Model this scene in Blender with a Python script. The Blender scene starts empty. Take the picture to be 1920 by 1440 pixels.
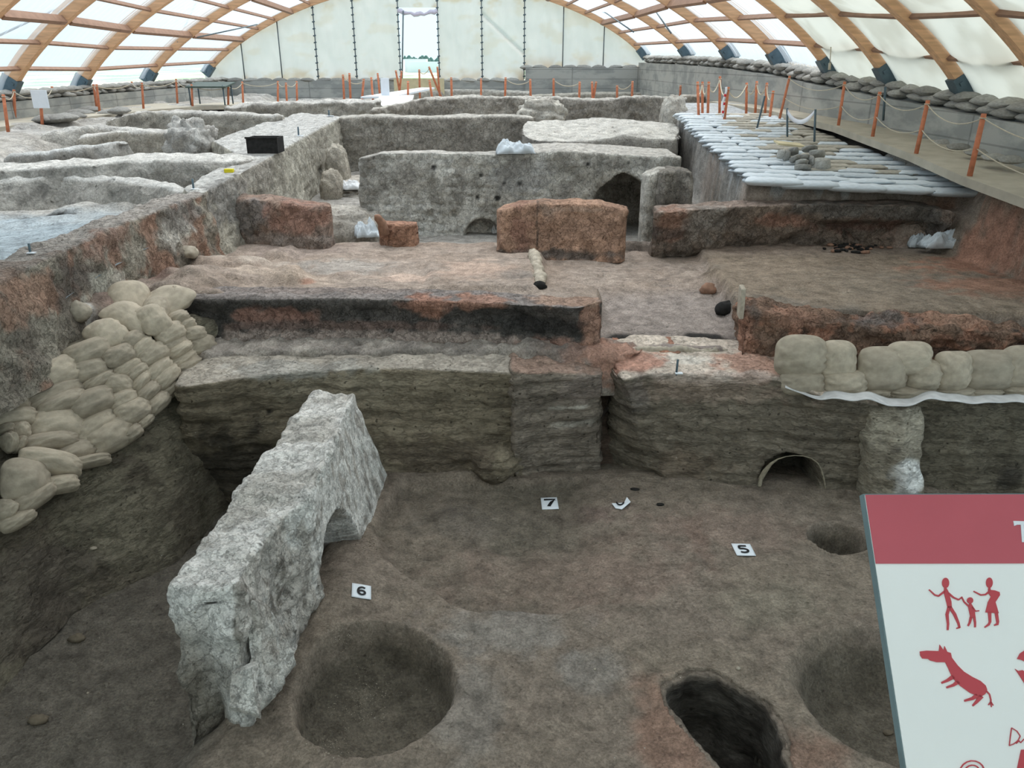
import bpy, math, random
import numpy as np
from mathutils import Vector, Matrix
from mathutils.bvhtree import BVHTree
random.seed(7)
C = bpy.context.scene.collection
PI = math.pi
# ------------------------------------------------------------------ camera model (used to survey the site)
FPX, PITCH, CH = 1500.0, math.radians(22.06), 3.4
CP, SP = math.cos(PITCH), math.sin(PITCH)
def ray(px, py):
    u, v = (px-960)/FPX, (720-py)/FPX
    return np.array([u, CP+v*SP, -(SP-v*CP)])
O0 = np.array([0, 0, CH])
def PZ(px, py, z):
    d = ray(px, py); return O0+d*((z-CH)/d[2])
def PY(px, py, Y):
    d = ray(px, py); return O0+d*(Y/d[1])
def L(z, *pts): return [PZ(a, b, z) for a, b in pts]
def LZ(*pts): return [PZ(a, b, z) for a, b, z in pts]
def LY(*pts): return [PY(a, b, y) for a, b, y in pts]
# ------------------------------------------------------------------ noise
_rs = np.random.RandomState(11)
_perm = _rs.permutation(256).astype(np.int64); _perm = np.concatenate([_perm, _perm, _perm])
_g = _rs.normal(size=(256, 3)); _g /= np.linalg.norm(_g, axis=1)[:, None]
def pn(P):
    P = np.asarray(P, float); i = np.floor(P).astype(np.int64); f = P-i; i &= 255
    w = f*f*f*(f*(f*6-15)+10); r = 0
    for a in (0, 1):
        for b in (0, 1):
            for c in (0, 1):
                h = _perm[_perm[_perm[(i[..., 0]+a) & 255]+((i[..., 1]+b) & 255)]+((i[..., 2]+c) & 255)]
                g = _g[h]; d = g[..., 0]*(f[..., 0]-a)+g[..., 1]*(f[..., 1]-b)+g[..., 2]*(f[..., 2]-c)
                r = r+d*(w[..., 0] if a else 1-w[..., 0])*(w[..., 1] if b else 1-w[..., 1])*(w[..., 2] if c else 1-w[..., 2])
    return r*1.6
def fbm(P, s=1.0, o=4, seed=0, k=.5):
    P = np.asarray(P, float)*s+seed*17.31+.37; r = 0; a = 1
    for _ in range(o):
        r = r+pn(P)*a; a *= k; P = P*2.03+5.1
    return r
def sm(a, b, x):
    t = np.clip((x-a)/(b-a), 0, 1); return t*t*(3-2*t)
def mix(a, b, m):
    m = np.asarray(m)[..., None]; return np.asarray(a)*(1-m)+np.asarray(b)*m
def s2l(r, g, b):
    return np.array([((c/255)/12.92 if c/255 <= .04045 else ((c/255+.055)/1.055)**2.4) for c in (r, g, b)])
# ------------------------------------------------------------------ materials
def nodes(name):
    m = bpy.data.materials.new(name); m.use_nodes = True; nt = m.node_tree
    return m, nt, nt.nodes, nt.links, nt.nodes['Principled BSDF']
def earth_mat(name, bump=.6, fine=1.0, rough=.95, crack=.0, strata=0.0, speck=.0, pore_shade=.55):
    m, nt, N, K, B = nodes(name)
    at = N.new('ShaderNodeAttribute'); at.attribute_name = 'Col'
    tc = N.new('ShaderNodeNewGeometry')
    n1 = N.new('ShaderNodeTexNoise'); n1.inputs['Scale'].default_value = 7*fine; n1.inputs['Detail'].default_value = 8; n1.inputs['Roughness'].default_value = .68
    n2 = N.new('ShaderNodeTexNoise'); n2.inputs['Scale'].default_value = 60*fine; n2.inputs['Detail'].default_value = 5; n2.inputs['Roughness'].default_value = .7
    mp = N.new('ShaderNodeMapping'); mp.inputs['Scale'].default_value = (.35, .35, 1) if strata else (1, 1, 1)
    K.new(tc.outputs['Position'], mp.inputs[0])
    K.new(mp.outputs[0], n1.inputs['Vector']); K.new(mp.outputs[0], n2.inputs['Vector'])
    r1 = N.new('ShaderNodeMapRange'); r1.inputs[1].default_value = .25; r1.inputs[2].default_value = .75; r1.inputs[3].default_value = .52; r1.inputs[4].default_value = 1.46
    K.new(n1.outputs[0], r1.inputs[0])
    r2 = N.new('ShaderNodeMapRange'); r2.inputs[1].default_value = .3; r2.inputs[2].default_value = .7; r2.inputs[3].default_value = .62; r2.inputs[4].default_value = 1.34
    K.new(n2.outputs[0], r2.inputs[0])
    mu = N.new('ShaderNodeMath'); mu.operation = 'MULTIPLY'; K.new(r1.outputs[0], mu.inputs[0]); K.new(r2.outputs[0], mu.inputs[1])
    vm = N.new('ShaderNodeVectorMath'); vm.operation = 'SCALE'; K.new(at.outputs['Color'], vm.inputs[0]); K.new(mu.outputs[0], vm.inputs['Scale'])
    col = vm.outputs[0]
    pv = N.new('ShaderNodeTexVoronoi'); pv.inputs['Scale'].default_value = 11*fine; pv.inputs['Randomness'].default_value = 1
    pw_ = N.new('ShaderNodeVectorMath'); pw_.operation = 'MULTIPLY_ADD'; pw_.inputs[1].default_value = (.12, .12, .12); K.new(n1.outputs['Color'], pw_.inputs[0]); K.new(tc.outputs['Position'], pw_.inputs[2]); K.new(pw_.outputs[0], pv.inputs['Vector'])
    pr = N.new('ShaderNodeMapRange'); pr.inputs[1].default_value = .05; pr.inputs[2].default_value = .16; pr.inputs[3].default_value = pore_shade; pr.inputs[4].default_value = 0; K.new(pv.outputs['Distance'], pr.inputs[0])  # shade of small pits painted into the colour as dark spots
    ps = N.new('ShaderNodeSeparateColor'); K.new(pv.outputs['Color'], ps.inputs[0]); pg = N.new('ShaderNodeMath'); pg.operation = 'GREATER_THAN'; pg.inputs[1].default_value = .6; K.new(ps.outputs[1], pg.inputs[0])
    pm = N.new('ShaderNodeMath'); pm.operation = 'MULTIPLY'; K.new(pr.outputs[0], pm.inputs[0]); K.new(pg.outputs[0], pm.inputs[1])
    px_ = N.new('ShaderNodeMixRGB'); K.new(pm.outputs[0], px_.inputs[0]); K.new(col, px_.inputs[1]); px_.inputs[2].default_value = (.03, .026, .022, 1); col = px_.outputs[0]
    if speck:
        vo = N.new('ShaderNodeTexVoronoi'); vo.inputs['Scale'].default_value = 24; K.new(tc.outputs['Position'], vo.inputs['Vector'])
        wn = N.new('ShaderNodeMath'); wn.operation = 'LESS_THAN'; wn.inputs[1].default_value = .1; K.new(vo.outputs['Distance'], wn.inputs[0])
        sc = N.new('ShaderNodeSeparateColor'); K.new(vo.outputs['Color'], sc.inputs[0])
        gt = N.new('ShaderNodeMath'); gt.operation = 'GREATER_THAN'; gt.inputs[1].default_value = 1-speck; K.new(sc.outputs[0], gt.inputs[0])
        m2 = N.new('ShaderNodeMath'); m2.operation = 'MULTIPLY'; K.new(wn.outputs[0], m2.inputs[0]); K.new(gt.outputs[0], m2.inputs[1])
        mx = N.new('ShaderNodeMixRGB'); K.new(m2.outputs[0], mx.inputs[0]); K.new(col, mx.inputs[1]); mx.inputs[2].default_value = (.4, .37, .33, 1); col = mx.outputs[0]
    K.new(col, B.inputs['Base Color'])
    B.inputs['Roughness'].default_value = rough; B.inputs['Specular IOR Level'].default_value = .15
    ad = N.new('ShaderNodeMath'); ad.operation = 'MULTIPLY_ADD'; ad.inputs[1].default_value = .22
    K.new(n2.outputs[0], ad.inputs[0]); K.new(n1.outputs[0], ad.inputs[2]); h = ad.outputs[0]
    if crack:
        v = N.new('ShaderNodeTexVoronoi'); v.feature = 'DISTANCE_TO_EDGE'; v.inputs['Scale'].default_value = 9*fine
        dm = N.new('ShaderNodeVectorMath'); dm.operation = 'MULTIPLY_ADD'; dm.inputs[1].default_value = (.3, .3, .3)
        K.new(n1.outputs['Color'], dm.inputs[0]); K.new(mp.outputs[0], dm.inputs[2]); K.new(dm.outputs[0], v.inputs['Vector'])
        rr = N.new('ShaderNodeMapRange'); rr.inputs[1].default_value = 0; rr.inputs[2].default_value = .06; rr.inputs[3].default_value = -crack; rr.inputs[4].default_value = 0
        K.new(v.outputs['Distance'], rr.inputs[0]); a2 = N.new('ShaderNodeMath'); K.new(h, a2.inputs[0]); K.new(rr.outputs[0], a2.inputs[1]); a3 = N.new('ShaderNodeMath'); a3.operation = 'SUBTRACT'; K.new(a2.outputs[0], a3.inputs[0]); K.new(pm.outputs[0], a3.inputs[1]); h = a3.outputs[0]
    bp = N.new('ShaderNodeBump'); bp.inputs['Strength'].default_value = bump; bp.inputs['Distance'].default_value = .06/fine
    K.new(h, bp.inputs['Height']); K.new(bp.outputs[0], B.inputs['Normal'])
    return m
def simple(name, rgb, rough=.7, var=.15, scale=20, bump=0, metal=0, aniso=(1, 1, 1), trans=0, obj_var=0):
    m, nt, N, K, B = nodes(name)
    tc = N.new('ShaderNodeTexCoord'); mp = N.new('ShaderNodeMapping'); mp.inputs['Scale'].default_value = aniso
    K.new(tc.outputs['Object'], mp.inputs[0])
    n = N.new('ShaderNodeTexNoise'); n.inputs['Scale'].default_value = scale; n.inputs['Detail'].default_value = 5; K.new(mp.outputs[0], n.inputs['Vector'])
    r = N.new('ShaderNodeMapRange'); r.inputs[1].default_value = .3; r.inputs[2].default_value = .7; r.inputs[3].default_value = 1-var; r.inputs[4].default_value = 1+var
    K.new(n.outputs[0], r.inputs[0]); s = r.outputs[0]
    if obj_var:
        oi = N.new('ShaderNodeObjectInfo'); r2 = N.new('ShaderNodeMapRange'); r2.inputs[3].default_value = 1-obj_var; r2.inputs[4].default_value = 1+obj_var
        K.new(oi.outputs['Random'], r2.inputs[0]); mm = N.new('ShaderNodeMath'); mm.operation = 'MULTIPLY'; K.new(s, mm.inputs[0]); K.new(r2.outputs[0], mm.inputs[1]); s = mm.outputs[0]
    vm = N.new('ShaderNodeVectorMath'); vm.operation = 'SCALE'; vm.inputs[0].default_value = tuple(rgb); K.new(s, vm.inputs['Scale'])
    K.new(vm.outputs[0], B.inputs['Base Color']); B.inputs['Roughness'].default_value = rough; B.inputs['Metallic'].default_value = metal
    B.inputs['Specular IOR Level'].default_value = .25
    if bump:
        b = N.new('ShaderNodeBump'); b.inputs['Strength'].default_value = bump; b.inputs['Distance'].default_value = .01; K.new(n.outputs[0], b.inputs['Height']); K.new(b.outputs[0], B.inputs['Normal'])
    if trans:
        t = N.new('ShaderNodeBsdfTranslucent'); K.new(vm.outputs[0], t.inputs[0]); mx = N.new('ShaderNodeMixShader'); mx.inputs[0].default_value = trans
        K.new(B.outputs[0], mx.inputs[1]); K.new(t.outputs[0], mx.inputs[2]); K.new(mx.outputs[0], N['Material Output'].inputs[0])
    return m
M = {}
M['floor'] = earth_mat('trodden_earth', .65, 1.0, crack=.11, speck=.04, pore_shade=.35)
M['section'] = earth_mat('cut_earth_section', .9, 1.3, crack=.1, strata=1, speck=.03)
M['brick'] = earth_mat('mudbrick', .8, 1.2, crack=.25)
M['burnt'] = earth_mat('burnt_mudbrick', 1.0, 1.3, crack=.16)
M['plaster'] = earth_mat('lime_plaster', .8, 1.2, crack=.2, speck=.02)
M['far'] = earth_mat('dry_earth', .7, .6, crack=.12)
M['bag'] = simple('hessian_sandbag', s2l(170, 159, 142), .9, .18, 6, .5, obj_var=.16)
M['bag_grey'] = simple('weathered_sandbag', s2l(150, 148, 142), .9, .2, 9, .3, obj_var=.22)
M['bag_white'] = simple('white_woven_sack', s2l(198, 205, 210), .7, .12, 9, .3, obj_var=.12)
M['bag_dusty'] = simple('dusty_woven_sack', s2l(172, 166, 154), .8, .2, 9, .3, obj_var=.12)
M['wood'] = simple('glued_laminated_timber', s2l(214, 168, 128), .6, .2, 2.2, .1, aniso=(1, 9, 9))
M['purlin'] = simple('purlin_timber', s2l(150, 118, 98), .7, .15, 6, .1)
M['steel'] = simple('dark_steel', s2l(88, 104, 112), .5, .12, 12, .1, .3)
M['rod'] = simple('grey_rod', s2l(105, 115, 120), .5, .1, 12, 0, .3)
M['post'] = simple('orange_timber', s2l(200, 126, 94), .8, .2, 14, .1, obj_var=.1)
M['rope'] = simple('pale_rope', s2l(196, 186, 165), .9, .15, 60)
M['white'] = simple('white_card', s2l(226, 232, 238), .6, .03, 10)
M['black'] = simple('black_ink', (.012, .012, .014), .6, .1, 10)
M['dark'] = simple('charred_black', (.02, .019, .018), .95, .4, 20, .4)
M['sheet'] = simple('geotextile', s2l(205, 205, 205), .8, .15, 14, .2)
M['red'] = simple('sign_red', s2l(186, 90, 100), .35, .06, 5)
M['signw'] = simple('sign_white', s2l(238, 240, 238), .3, .02, 5)
M['edge'] = simple('sign_edge', s2l(110, 128, 132), .5, .1, 20)
M['pict'] = simple('pictogram_red', s2l(190, 76, 84), .5, .04, 5)
M['board'] = simple('walkway_board', s2l(176, 168, 152), .85, .12, 4, .1)
M['stone'] = simple('pale_stone', s2l(170, 160, 145), .95, .25, 20, .5)
M['yellow'] = simple('yellow_paint', s2l(215, 200, 40), .6, .05, 5)
M['tape'] = simple('barrier_tape_white', s2l(228, 228, 232), .5, .04, 5)
M['tapered'] = simple('barrier_tape_red', s2l(200, 50, 60), .5, .04, 5)
M['ply'] = simple('plywood', s2l(196, 184, 150), .8, .12, 6, .1)
# ------------------------------------------------------------------ mesh helpers
def prop(o, label=None, cat=None, group=None, kind=None):
    if label: o['label'] = label
    if cat: o['category'] = cat
    if group: o['group'] = group
    if kind: o['kind'] = kind
    return o
def mesh(name, V, F, mat, parent=None, smooth=True, cols=None):
    me = bpy.data.meshes.new(name); V = np.asarray(V, float).reshape(-1, 3)
    me.from_pydata(V.tolist() if len(V) < 20000 else V, [], [list(map(int, f)) for f in F] if len(F) < 20000 else F.tolist())
    fin(me, mat, smooth, cols)
    o = bpy.data.objects.new(name, me); C.objects.link(o); o.parent = parent
    return o
def fin(me, mat, smooth, cols):
    if mat: me.materials.append(mat)
    me.polygons.foreach_set('use_smooth', [smooth]*len(me.polygons))
    if cols is not None:
        a = me.color_attributes.new('Col', 'FLOAT_COLOR', 'POINT'); c = np.ones((len(me.vertices), 4), np.float32); cc = np.asarray(cols).reshape(-1, 3)
        if mat.name not in ('canvas', 'cream_tarpaulin'): cc = cc*.72+cc.mean(1, keepdims=True)*.28; cc = cc*(1.62 if mat.name == 'trodden_earth' else 1.46)/(1+.38*cc)
        c[:, :3] = np.clip(cc, .004, .9); a.data.foreach_set('color', c.ravel())
    me.update()
def gridfaces(n, m):
    i = np.arange(n-1)[:, None]*m+np.arange(m-1)[None, :]
    return np.stack([i, i+m, i+m+1, i+1], -1).reshape(-1, 4)
def gnormals(P):
    a = np.gradient(P, axis=0); b = np.gradient(P, axis=1); n = np.cross(a, b); l = np.linalg.norm(n, axis=-1, keepdims=True); l[l < 1e-9] = 1
    return n/l
BV = {}
def grid(name, P, mat, cols=None, parent=None, smooth=True):
    n, m = P.shape[:2]; o = mesh(name, P.reshape(-1, 3), gridfaces(n, m), mat, parent, smooth, cols)
    return o
def empty(name, loc, rz=0, **k):
    o = bpy.data.objects.new(name, None); C.objects.link(o); o.location = loc; o.rotation_euler = (0, 0, rz); o.empty_display_size = .1; prop(o, **k); return o
def tube_data(pts, r, n=8, cap=True):
    pts = [Vector(p) for p in pts]; V = []; F = []; up = Vector((0, 0, 1))
    rr = r if hasattr(r, '__len__') else [r]*len(pts)
    for i, p in enumerate(pts):
        t = (pts[min(i+1, len(pts)-1)]-pts[max(i-1, 0)]).normalized()
        a = t.cross(up if abs(t.z) < .95 else Vector((1, 0, 0))).normalized(); b = t.cross(a)
        for k in range(n):
            q = p+(a*math.cos(2*PI*k/n)+b*math.sin(2*PI*k/n))*rr[i]; V.append(tuple(q))
    for i in range(len(pts)-1):
        for k in range(n): F.append((i*n+k, i*n+(k+1) % n, (i+1)*n+(k+1) % n, (i+1)*n+k))
    if cap: F.append(tuple(range(n))[::-1]); F.append(tuple(range((len(pts)-1)*n, len(pts)*n)))
    return V, F
def tube(name, pts, r, mat, parent=None, n=8): V, F = tube_data(pts, r, n); return mesh(name, V, F, mat, parent)
def merge(parts):
    V = []; F = []
    for v, f in parts:
        k = len(V); V += [tuple(q) for q in v]; F += [tuple(i+k for i in g) for g in f]
    return V, F
def box_data(c, x, y, z):   # centre + three half-axis vectors
    c, x, y, z = map(lambda q: np.array(q, float), (c, x, y, z))
    V = [tuple(c+a*x+b*y+d*z) for d in (-1, 1) for b in (-1, 1) for a in (-1, 1)]
    return V, [(0, 2, 3, 1), (4, 5, 7, 6), (0, 1, 5, 4), (2, 6, 7, 3), (0, 4, 6, 2), (1, 3, 7, 5)]
def box(name, c, x, y, z, mat, parent=None, bev=0):
    V, F = box_data(c, x, y, z); o = mesh(name, V, F, mat, parent, False)
    if bev: b = o.modifiers.new('b', 'BEVEL'); b.width = bev; b.segments = 2
    return o
def resample(A, n, par=None):
    A = np.asarray(A, float)
    if par is None:
        d = np.linalg.norm(np.diff(A, axis=0), axis=1); par = np.concatenate([[0], np.cumsum(d)]); par /= par[-1]
    t = np.linspace(0, 1, n); R = np.stack([np.interp(t, par, A[:, k]) for k in range(3)], 1)
    return R
def blend(A, w):   # smooth rows
    for _ in range(w):
        B = A.copy(); B[1:-1] = (A[:-2]+2*A[1:-1]+A[2:])/4; A = B
    return A
def block(name, FT, BT, FB, BB, res, disp, mat, colf, seed=1, ends=(.12, .12), rnd=2, wob=.0, strata=0, carve=None, dscale=5, topdisp=.5, brick=0, dmod=None, **pr):
    FT, BT, FB, BB = [np.asarray(a, float) for a in (FT, BT, FB, BB)]
    d = np.linalg.norm(np.diff(FT, axis=0), axis=1); par = np.concatenate([[0], np.cumsum(d)]); Ls = par[-1]; par = par/Ls
    n = max(8, int(Ls/res)); R = [blend(resample(a, n, par), max(1, int(.06/res))) for a in (FT, BT, FB, BB)]
    h = np.linalg.norm(FT-FB, axis=1).max(); w = np.linalg.norm(FT-BT, axis=1).max()
    nf, nt, nb = max(5, int(h/res)), max(4, int(w/res)), max(4, int(h/res/2))
    def seg(A, B, k, last=False):
        t = np.linspace(0, 1, k, endpoint=last)[None, :, None]; return A[:, None]*(1-t)+B[:, None]*t
    P = np.concatenate([seg(R[2], R[0], nf), seg(R[0], R[1], nt), seg(R[1], R[3], nb, True)], 1)
    for _ in range(rnd*2):
        Q = P.copy(); Q[:, 1:-1] = (P[:, :-2]+2*P[:, 1:-1]+P[:, 2:])/4; P = Q
    m = P.shape[1]
    # rounded ends
    def endrows(row, cen, out, e):
        rows = []
        for a in np.linspace(0, 1, 9)[1:]:
            q = row.copy(); k = math.sqrt(max(0, 1-a*a)); q[:, :2] = cen[:2]+(row[:, :2]-cen[:2])*k+out[:2]*e*a; q[:, 2] -= .04*a*a*(row[:, 2] > row[:, 2].max()-.1); rows.append(q)
        return rows
    c0 = (R[0][0]+R[1][0])/2; c1 = (R[0][-1]+R[1][-1])/2
    o0 = R[0][0]-R[0][min(3, n-1)]; o0 /= np.linalg.norm(o0); o1 = R[0][-1]-R[0][-min(4, n)]; o1 /= np.linalg.norm(o1)
    P = np.concatenate([np.array(endrows(P[0], c0, o0, ends[0])[::-1]), P, np.array(endrows(P[-1], c1, o1, ends[1]))], 0)
    N = gnormals(P)
    cen = P.mean(axis=(0, 1)); 
    if np.sum(N[:, nf+nt//2, 2]) < 0: N = -N; flip = True
    else: flip = False
    up = np.clip(N[..., 2:3], 0, 1)
    nz = fbm(P, dscale, 5, seed)+.6*fbm(P, dscale*.28, 2, seed+3)
    nz = nz-.5*np.maximum(0, fbm(P, dscale*1.7, 3, seed+9)-.15)
    amt = disp*(1-(1-topdisp)*up[..., 0])
    amt[0] = 0; amt[-1] = 0
    if dmod: amt = amt*dmod(P, N)
    P = P+N*(nz*amt)[..., None]
    if strata:
        zz = P[..., 2]+.05*fbm(P*np.array([1, 1, .2]), 1.1, 2, seed+5)
        st = fbm(np.stack([P[..., 0]*.6, P[..., 1]*.6, zz*16], -1), 1, 3, seed+6)
        P = P+N*(st*strata*(1-up[..., 0])*sm(0, .06, P[..., 2].max()-P[..., 2]))[..., None]
    if brick:
        rowi = P[..., 2]/brick; s_ = np.cumsum(np.concatenate([[0], np.linalg.norm(np.diff(P[:, nf//2, :2], axis=0), axis=1)]))[:, None]/(brick*3.2)
        wv = fbm(P, 2.0, 2, seed+8)*.35; fr = np.abs(((rowi+wv) % 1)-.5)*2; off = (np.floor(rowi+wv) % 2)*.5
        fc = np.abs(((s_+off+wv*.5) % 1)-.5)*2
        gap = np.maximum(sm(.72, 1, fr), sm(.86, 1, fc))*(fbm(P, 3, 2, seed+2) > -.25)
        P = P-N*(gap*.02*(1-up[..., 0]))[..., None]
    if carve: P = carve(P, N)
    cols = colf(P.reshape(-1, 3), np.abs(N).reshape(-1, 3), nz.reshape(-1))
    o = grid(name, P, mat, cols)
    if not flip: pass
    prop(o, **pr)
    return o
def wall(name, FT, thick, zb, batter, **k):
    """wall from its front top line; thick / batter are plan vectors"""
    FT = np.asarray(FT, float); BT = FT+np.array([thick[0], thick[1], k.pop('bz', 0)]); FB = FT.copy(); FB[:, :2] -= np.array(batter); FB[:, 2] = zb
    BB = BT.copy(); BB[:, 2] = zb
    return block(name, FT, BT, FB, BB, **k)
def blobs(P, col, lst, seed=0, edge=.35):
    jit = fbm(P, 6, 3, seed+40)*.45
    for c, r, rgb, st in lst:
        rgb = np.asarray(rgb)*.85+np.mean(rgb)*.15
        r = np.asarray(r if hasattr(r, '__len__') else (r, r, r), float)
        d = np.linalg.norm((P-np.asarray(c))/r, axis=1)+jit
        col = mix(col, rgb, st*(1-sm(1-edge, 1+edge*.3, d)))
    return col
# palette (albedo)
BRN = s2l(134, 118, 99); DBR = s2l(108, 96, 81); RBR = s2l(142, 114, 94); GRY = s2l(158, 151, 141); LGR = s2l(184, 178, 169)
PLA = s2l(196, 191, 181); WHT = s2l(216, 214, 207); ORG = s2l(176, 116, 82); DOR = s2l(146, 92, 66); CHR = s2l(58, 56, 54); PNK = s2l(176, 152, 134)
YBR = s2l(138, 126, 100); BGR = s2l(178, 188, 194)
def cf(base, alt, a=.5, scale=1.5, seed=0, lst=(), top=None, rub=.25, alt2=None, strat=None):
    def f(P, N, nz):
        col = mix(np.tile(base, (len(P), 1)), alt, np.clip(.5+fbm(P, scale, 4, seed)*1.4, 0, 1)*a)
        if alt2 is not None: col = mix(col, alt2, sm(.1, .45, fbm(P, scale*1.7, 4, seed+21))*.8)
        if strat is not None:
            st = fbm(np.stack([P[:, 0]*.5, P[:, 1]*.5, P[:, 2]*14], 1), 1, 3, seed+6); col = mix(col, strat, sm(.05, .5, st)*.6)
        if top is not None: col = mix(col, top, sm(.55, .9, N[:, 2]))
        if lst: col = blobs(P, col, lst, seed)
        return col
    return f
# ------------------------------------------------------------------ heightfield
def sdpoly(X, Y, poly):
    P = np.asarray(poly, float)[:, :2]; d = np.full(X.shape, 1e9); inside = np.zeros(X.shape, bool); n = len(P)
    for i in range(n):
        a, b = P[i], P[(i+1) % n]; e = b-a; wx, wy = X-a[0], Y-a[1]
        t = np.clip((wx*e[0]+wy*e[1])/(e@e+1e-12), 0, 1); d = np.minimum(d, np.hypot(wx-e[0]*t, wy-e[1]*t))
        c = (a[1] <= Y) != (b[1] <= Y)
        with np.errstate(divide='ignore', invalid='ignore'): xx = a[0]+(Y-a[1])/(b[1]-a[1] if b[1] != a[1] else 1e-9)*e[0]
        inside ^= c & (X < xx)
    return np.where(inside, -d, d)
def field(name, x0, x1, y0, y1, res, hf, mat, colf, kind='structure', **pr):
    xs = np.arange(x0, x1+res, res); ys = np.arange(y0, y1+res, res); X, Y = np.meshgrid(xs, ys, indexing='ij')
    Z = hf(X, Y); P = np.stack([X, Y, Z], -1); N = gnormals(P); N[N[..., 2] < 0] *= -1
    o = grid(name, P, mat, colf(P.reshape(-1, 3), np.abs(N).reshape(-1, 3), None)); prop(o, kind=kind, **pr); return o
def fz(X, Y, s, o=4, seed=0): return fbm(np.stack([X, Y, np.zeros_like(X)], -1), s, o, seed)

# ================================================================== 1. TRENCH FLOOR
pits = [  # centre x, y, rx, ry, depth, softness, rotation
    (-.80, 3.66, .47, .52, .30, .16, 0), (1.19, 3.36, .27, .47, .50, .05, .35), (2.22, 3.62, .60, .60, .34, .45, 0), (2.53, 5.29, .24, .22, .26, .2, 0),
    (0.0, 5.28, .22, .16, .05, .7, 0)]
def pit2_r(th): return 1+.06*np.sin(3*th+1)+.045*np.sin(5*th+2)+.02*np.sin(9*th)
def plaster_line(Y): return np.interp(Y, [2.5, 3.4, 4.3, 5.2, 6.4], [-1.72, -1.6, -1.5, -1.45, -1.45])
def h1(X, Y, skip=False):
    z = .03*fz(X, Y, .9, 2, 1)+.016*fz(X, Y, 3.5, 5, 2)+.006*fz(X, Y, 20, 3, 3)
    # trodden hollow behind the card 6 ridge
    dpl = [PZ(*p, 0)[:2] for p in ((700, 985), (735, 1055), (800, 1105), (880, 1135), (1000, 1145), (1120, 1130), (1300, 1140), (1330, 960), (1130, 885), (760, 900))]
    s = sdpoly(X+.05*fz(X, Y, 2, 3, 9), Y+.05*fz(X, Y, 2, 3, 8), dpl)
    z = z-.10*sm(.05, -.04, s)*sm(1.1, .2, X)
    z = z-.05*sm(4.4, 5.6, Y)*sm(-.5, .5, X)
    for cx, cy, rx, ry, dp, so, ro in pits:
        if skip and so == .05: continue
        c, s_ = math.cos(ro), math.sin(ro); dx, dy = X-cx, Y-cy; ux, uy = dx*c+dy*s_, -dx*s_+dy*c
        r = np.sqrt((ux/rx)**2+(uy/ry)**2)+(.03*fz(X, Y, 2.3, 1, cx*3)+.03*fz(X, Y, 8, 3, cx))*(so > .06); r = r/pit2_r(np.arctan2(uy/ry, ux/rx)) if so < .06 else r
        z = z-dp*sm(1, 1-so, r)+(.02*sm(.5, 1, r)*sm(1.3, 1.02, r) if dp > .1 else 0)
    z = z+.15*np.exp(-((X+1.15)**2/.10+(Y-4.55)**2/.35))
    t = sm(.10, -.15-.45*sm(3.8, 3.2, Y), X-plaster_line(Y)+.04*fz(X, Y, 3, 3, 5)); z = z*(1-t)+t*(-.34+.02*fz(X, Y, 1.5, 4, 6)+.01*fz(X, Y, 9, 3, 7))
    z = z-.06*sm(6.2, 6.7, Y)
    return z
def c1(P, N, nz):
    col = mix(np.tile(BRN*.74, (len(P), 1)), s2l(128, 112, 96)*.8, np.clip(.5+fbm(P*[1, 1, .2], 1.2, 4, 1), 0, 1))
    lst = [(PZ(1050, 1060, 0), (1.0, .6, .5), RBR*.72, .75), (PZ(1350, 980, 0), (.7, .35, .4), RBR*.78, .7), (PZ(1080, 950, 0), (.55, .18, .3), s2l(112, 86, 76)*.8, .7), (PZ(880, 960, 0), (.5, .35, .3), s2l(112, 100, 88)*.8, .7),
           (PZ(1250, 1380, 0), (.25, .5, .3), ORG*.62, .6), (PZ(1470, 1420, 0), (.35, .2, .3), ORG*.6, .55), (PZ(950, 1180, 0), (.5, .3, .3), GRY*.6, .5), (PZ(880, 1330, 0), (.2, .5, .3), GRY*.55, .4),
           (PZ(1100, 1260, 0), (.25, .2, .2), GRY*.5, .5), (PZ(985, 985, 0), (.2, .14, .2), DBR*.6, .6), (PZ(1450, 1130, 0), (.5, .3, .3), YBR*.72, .5), (PZ(1320, 1020, 0), (.1, .5, .2), s2l(120, 88, 70)*.8, .5)]
    col = blobs(P, col, lst, 2, .6)
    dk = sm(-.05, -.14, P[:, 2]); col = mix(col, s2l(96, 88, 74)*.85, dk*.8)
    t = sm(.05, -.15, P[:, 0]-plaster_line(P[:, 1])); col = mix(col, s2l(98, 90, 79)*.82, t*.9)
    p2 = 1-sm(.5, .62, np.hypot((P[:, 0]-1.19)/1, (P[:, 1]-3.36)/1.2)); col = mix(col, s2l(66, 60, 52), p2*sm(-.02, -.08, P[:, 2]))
    return col
floor1 = field('floor', -4.0, 4.6, 1.6, 7.1, .018, h1, M['floor'], c1)

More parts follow.
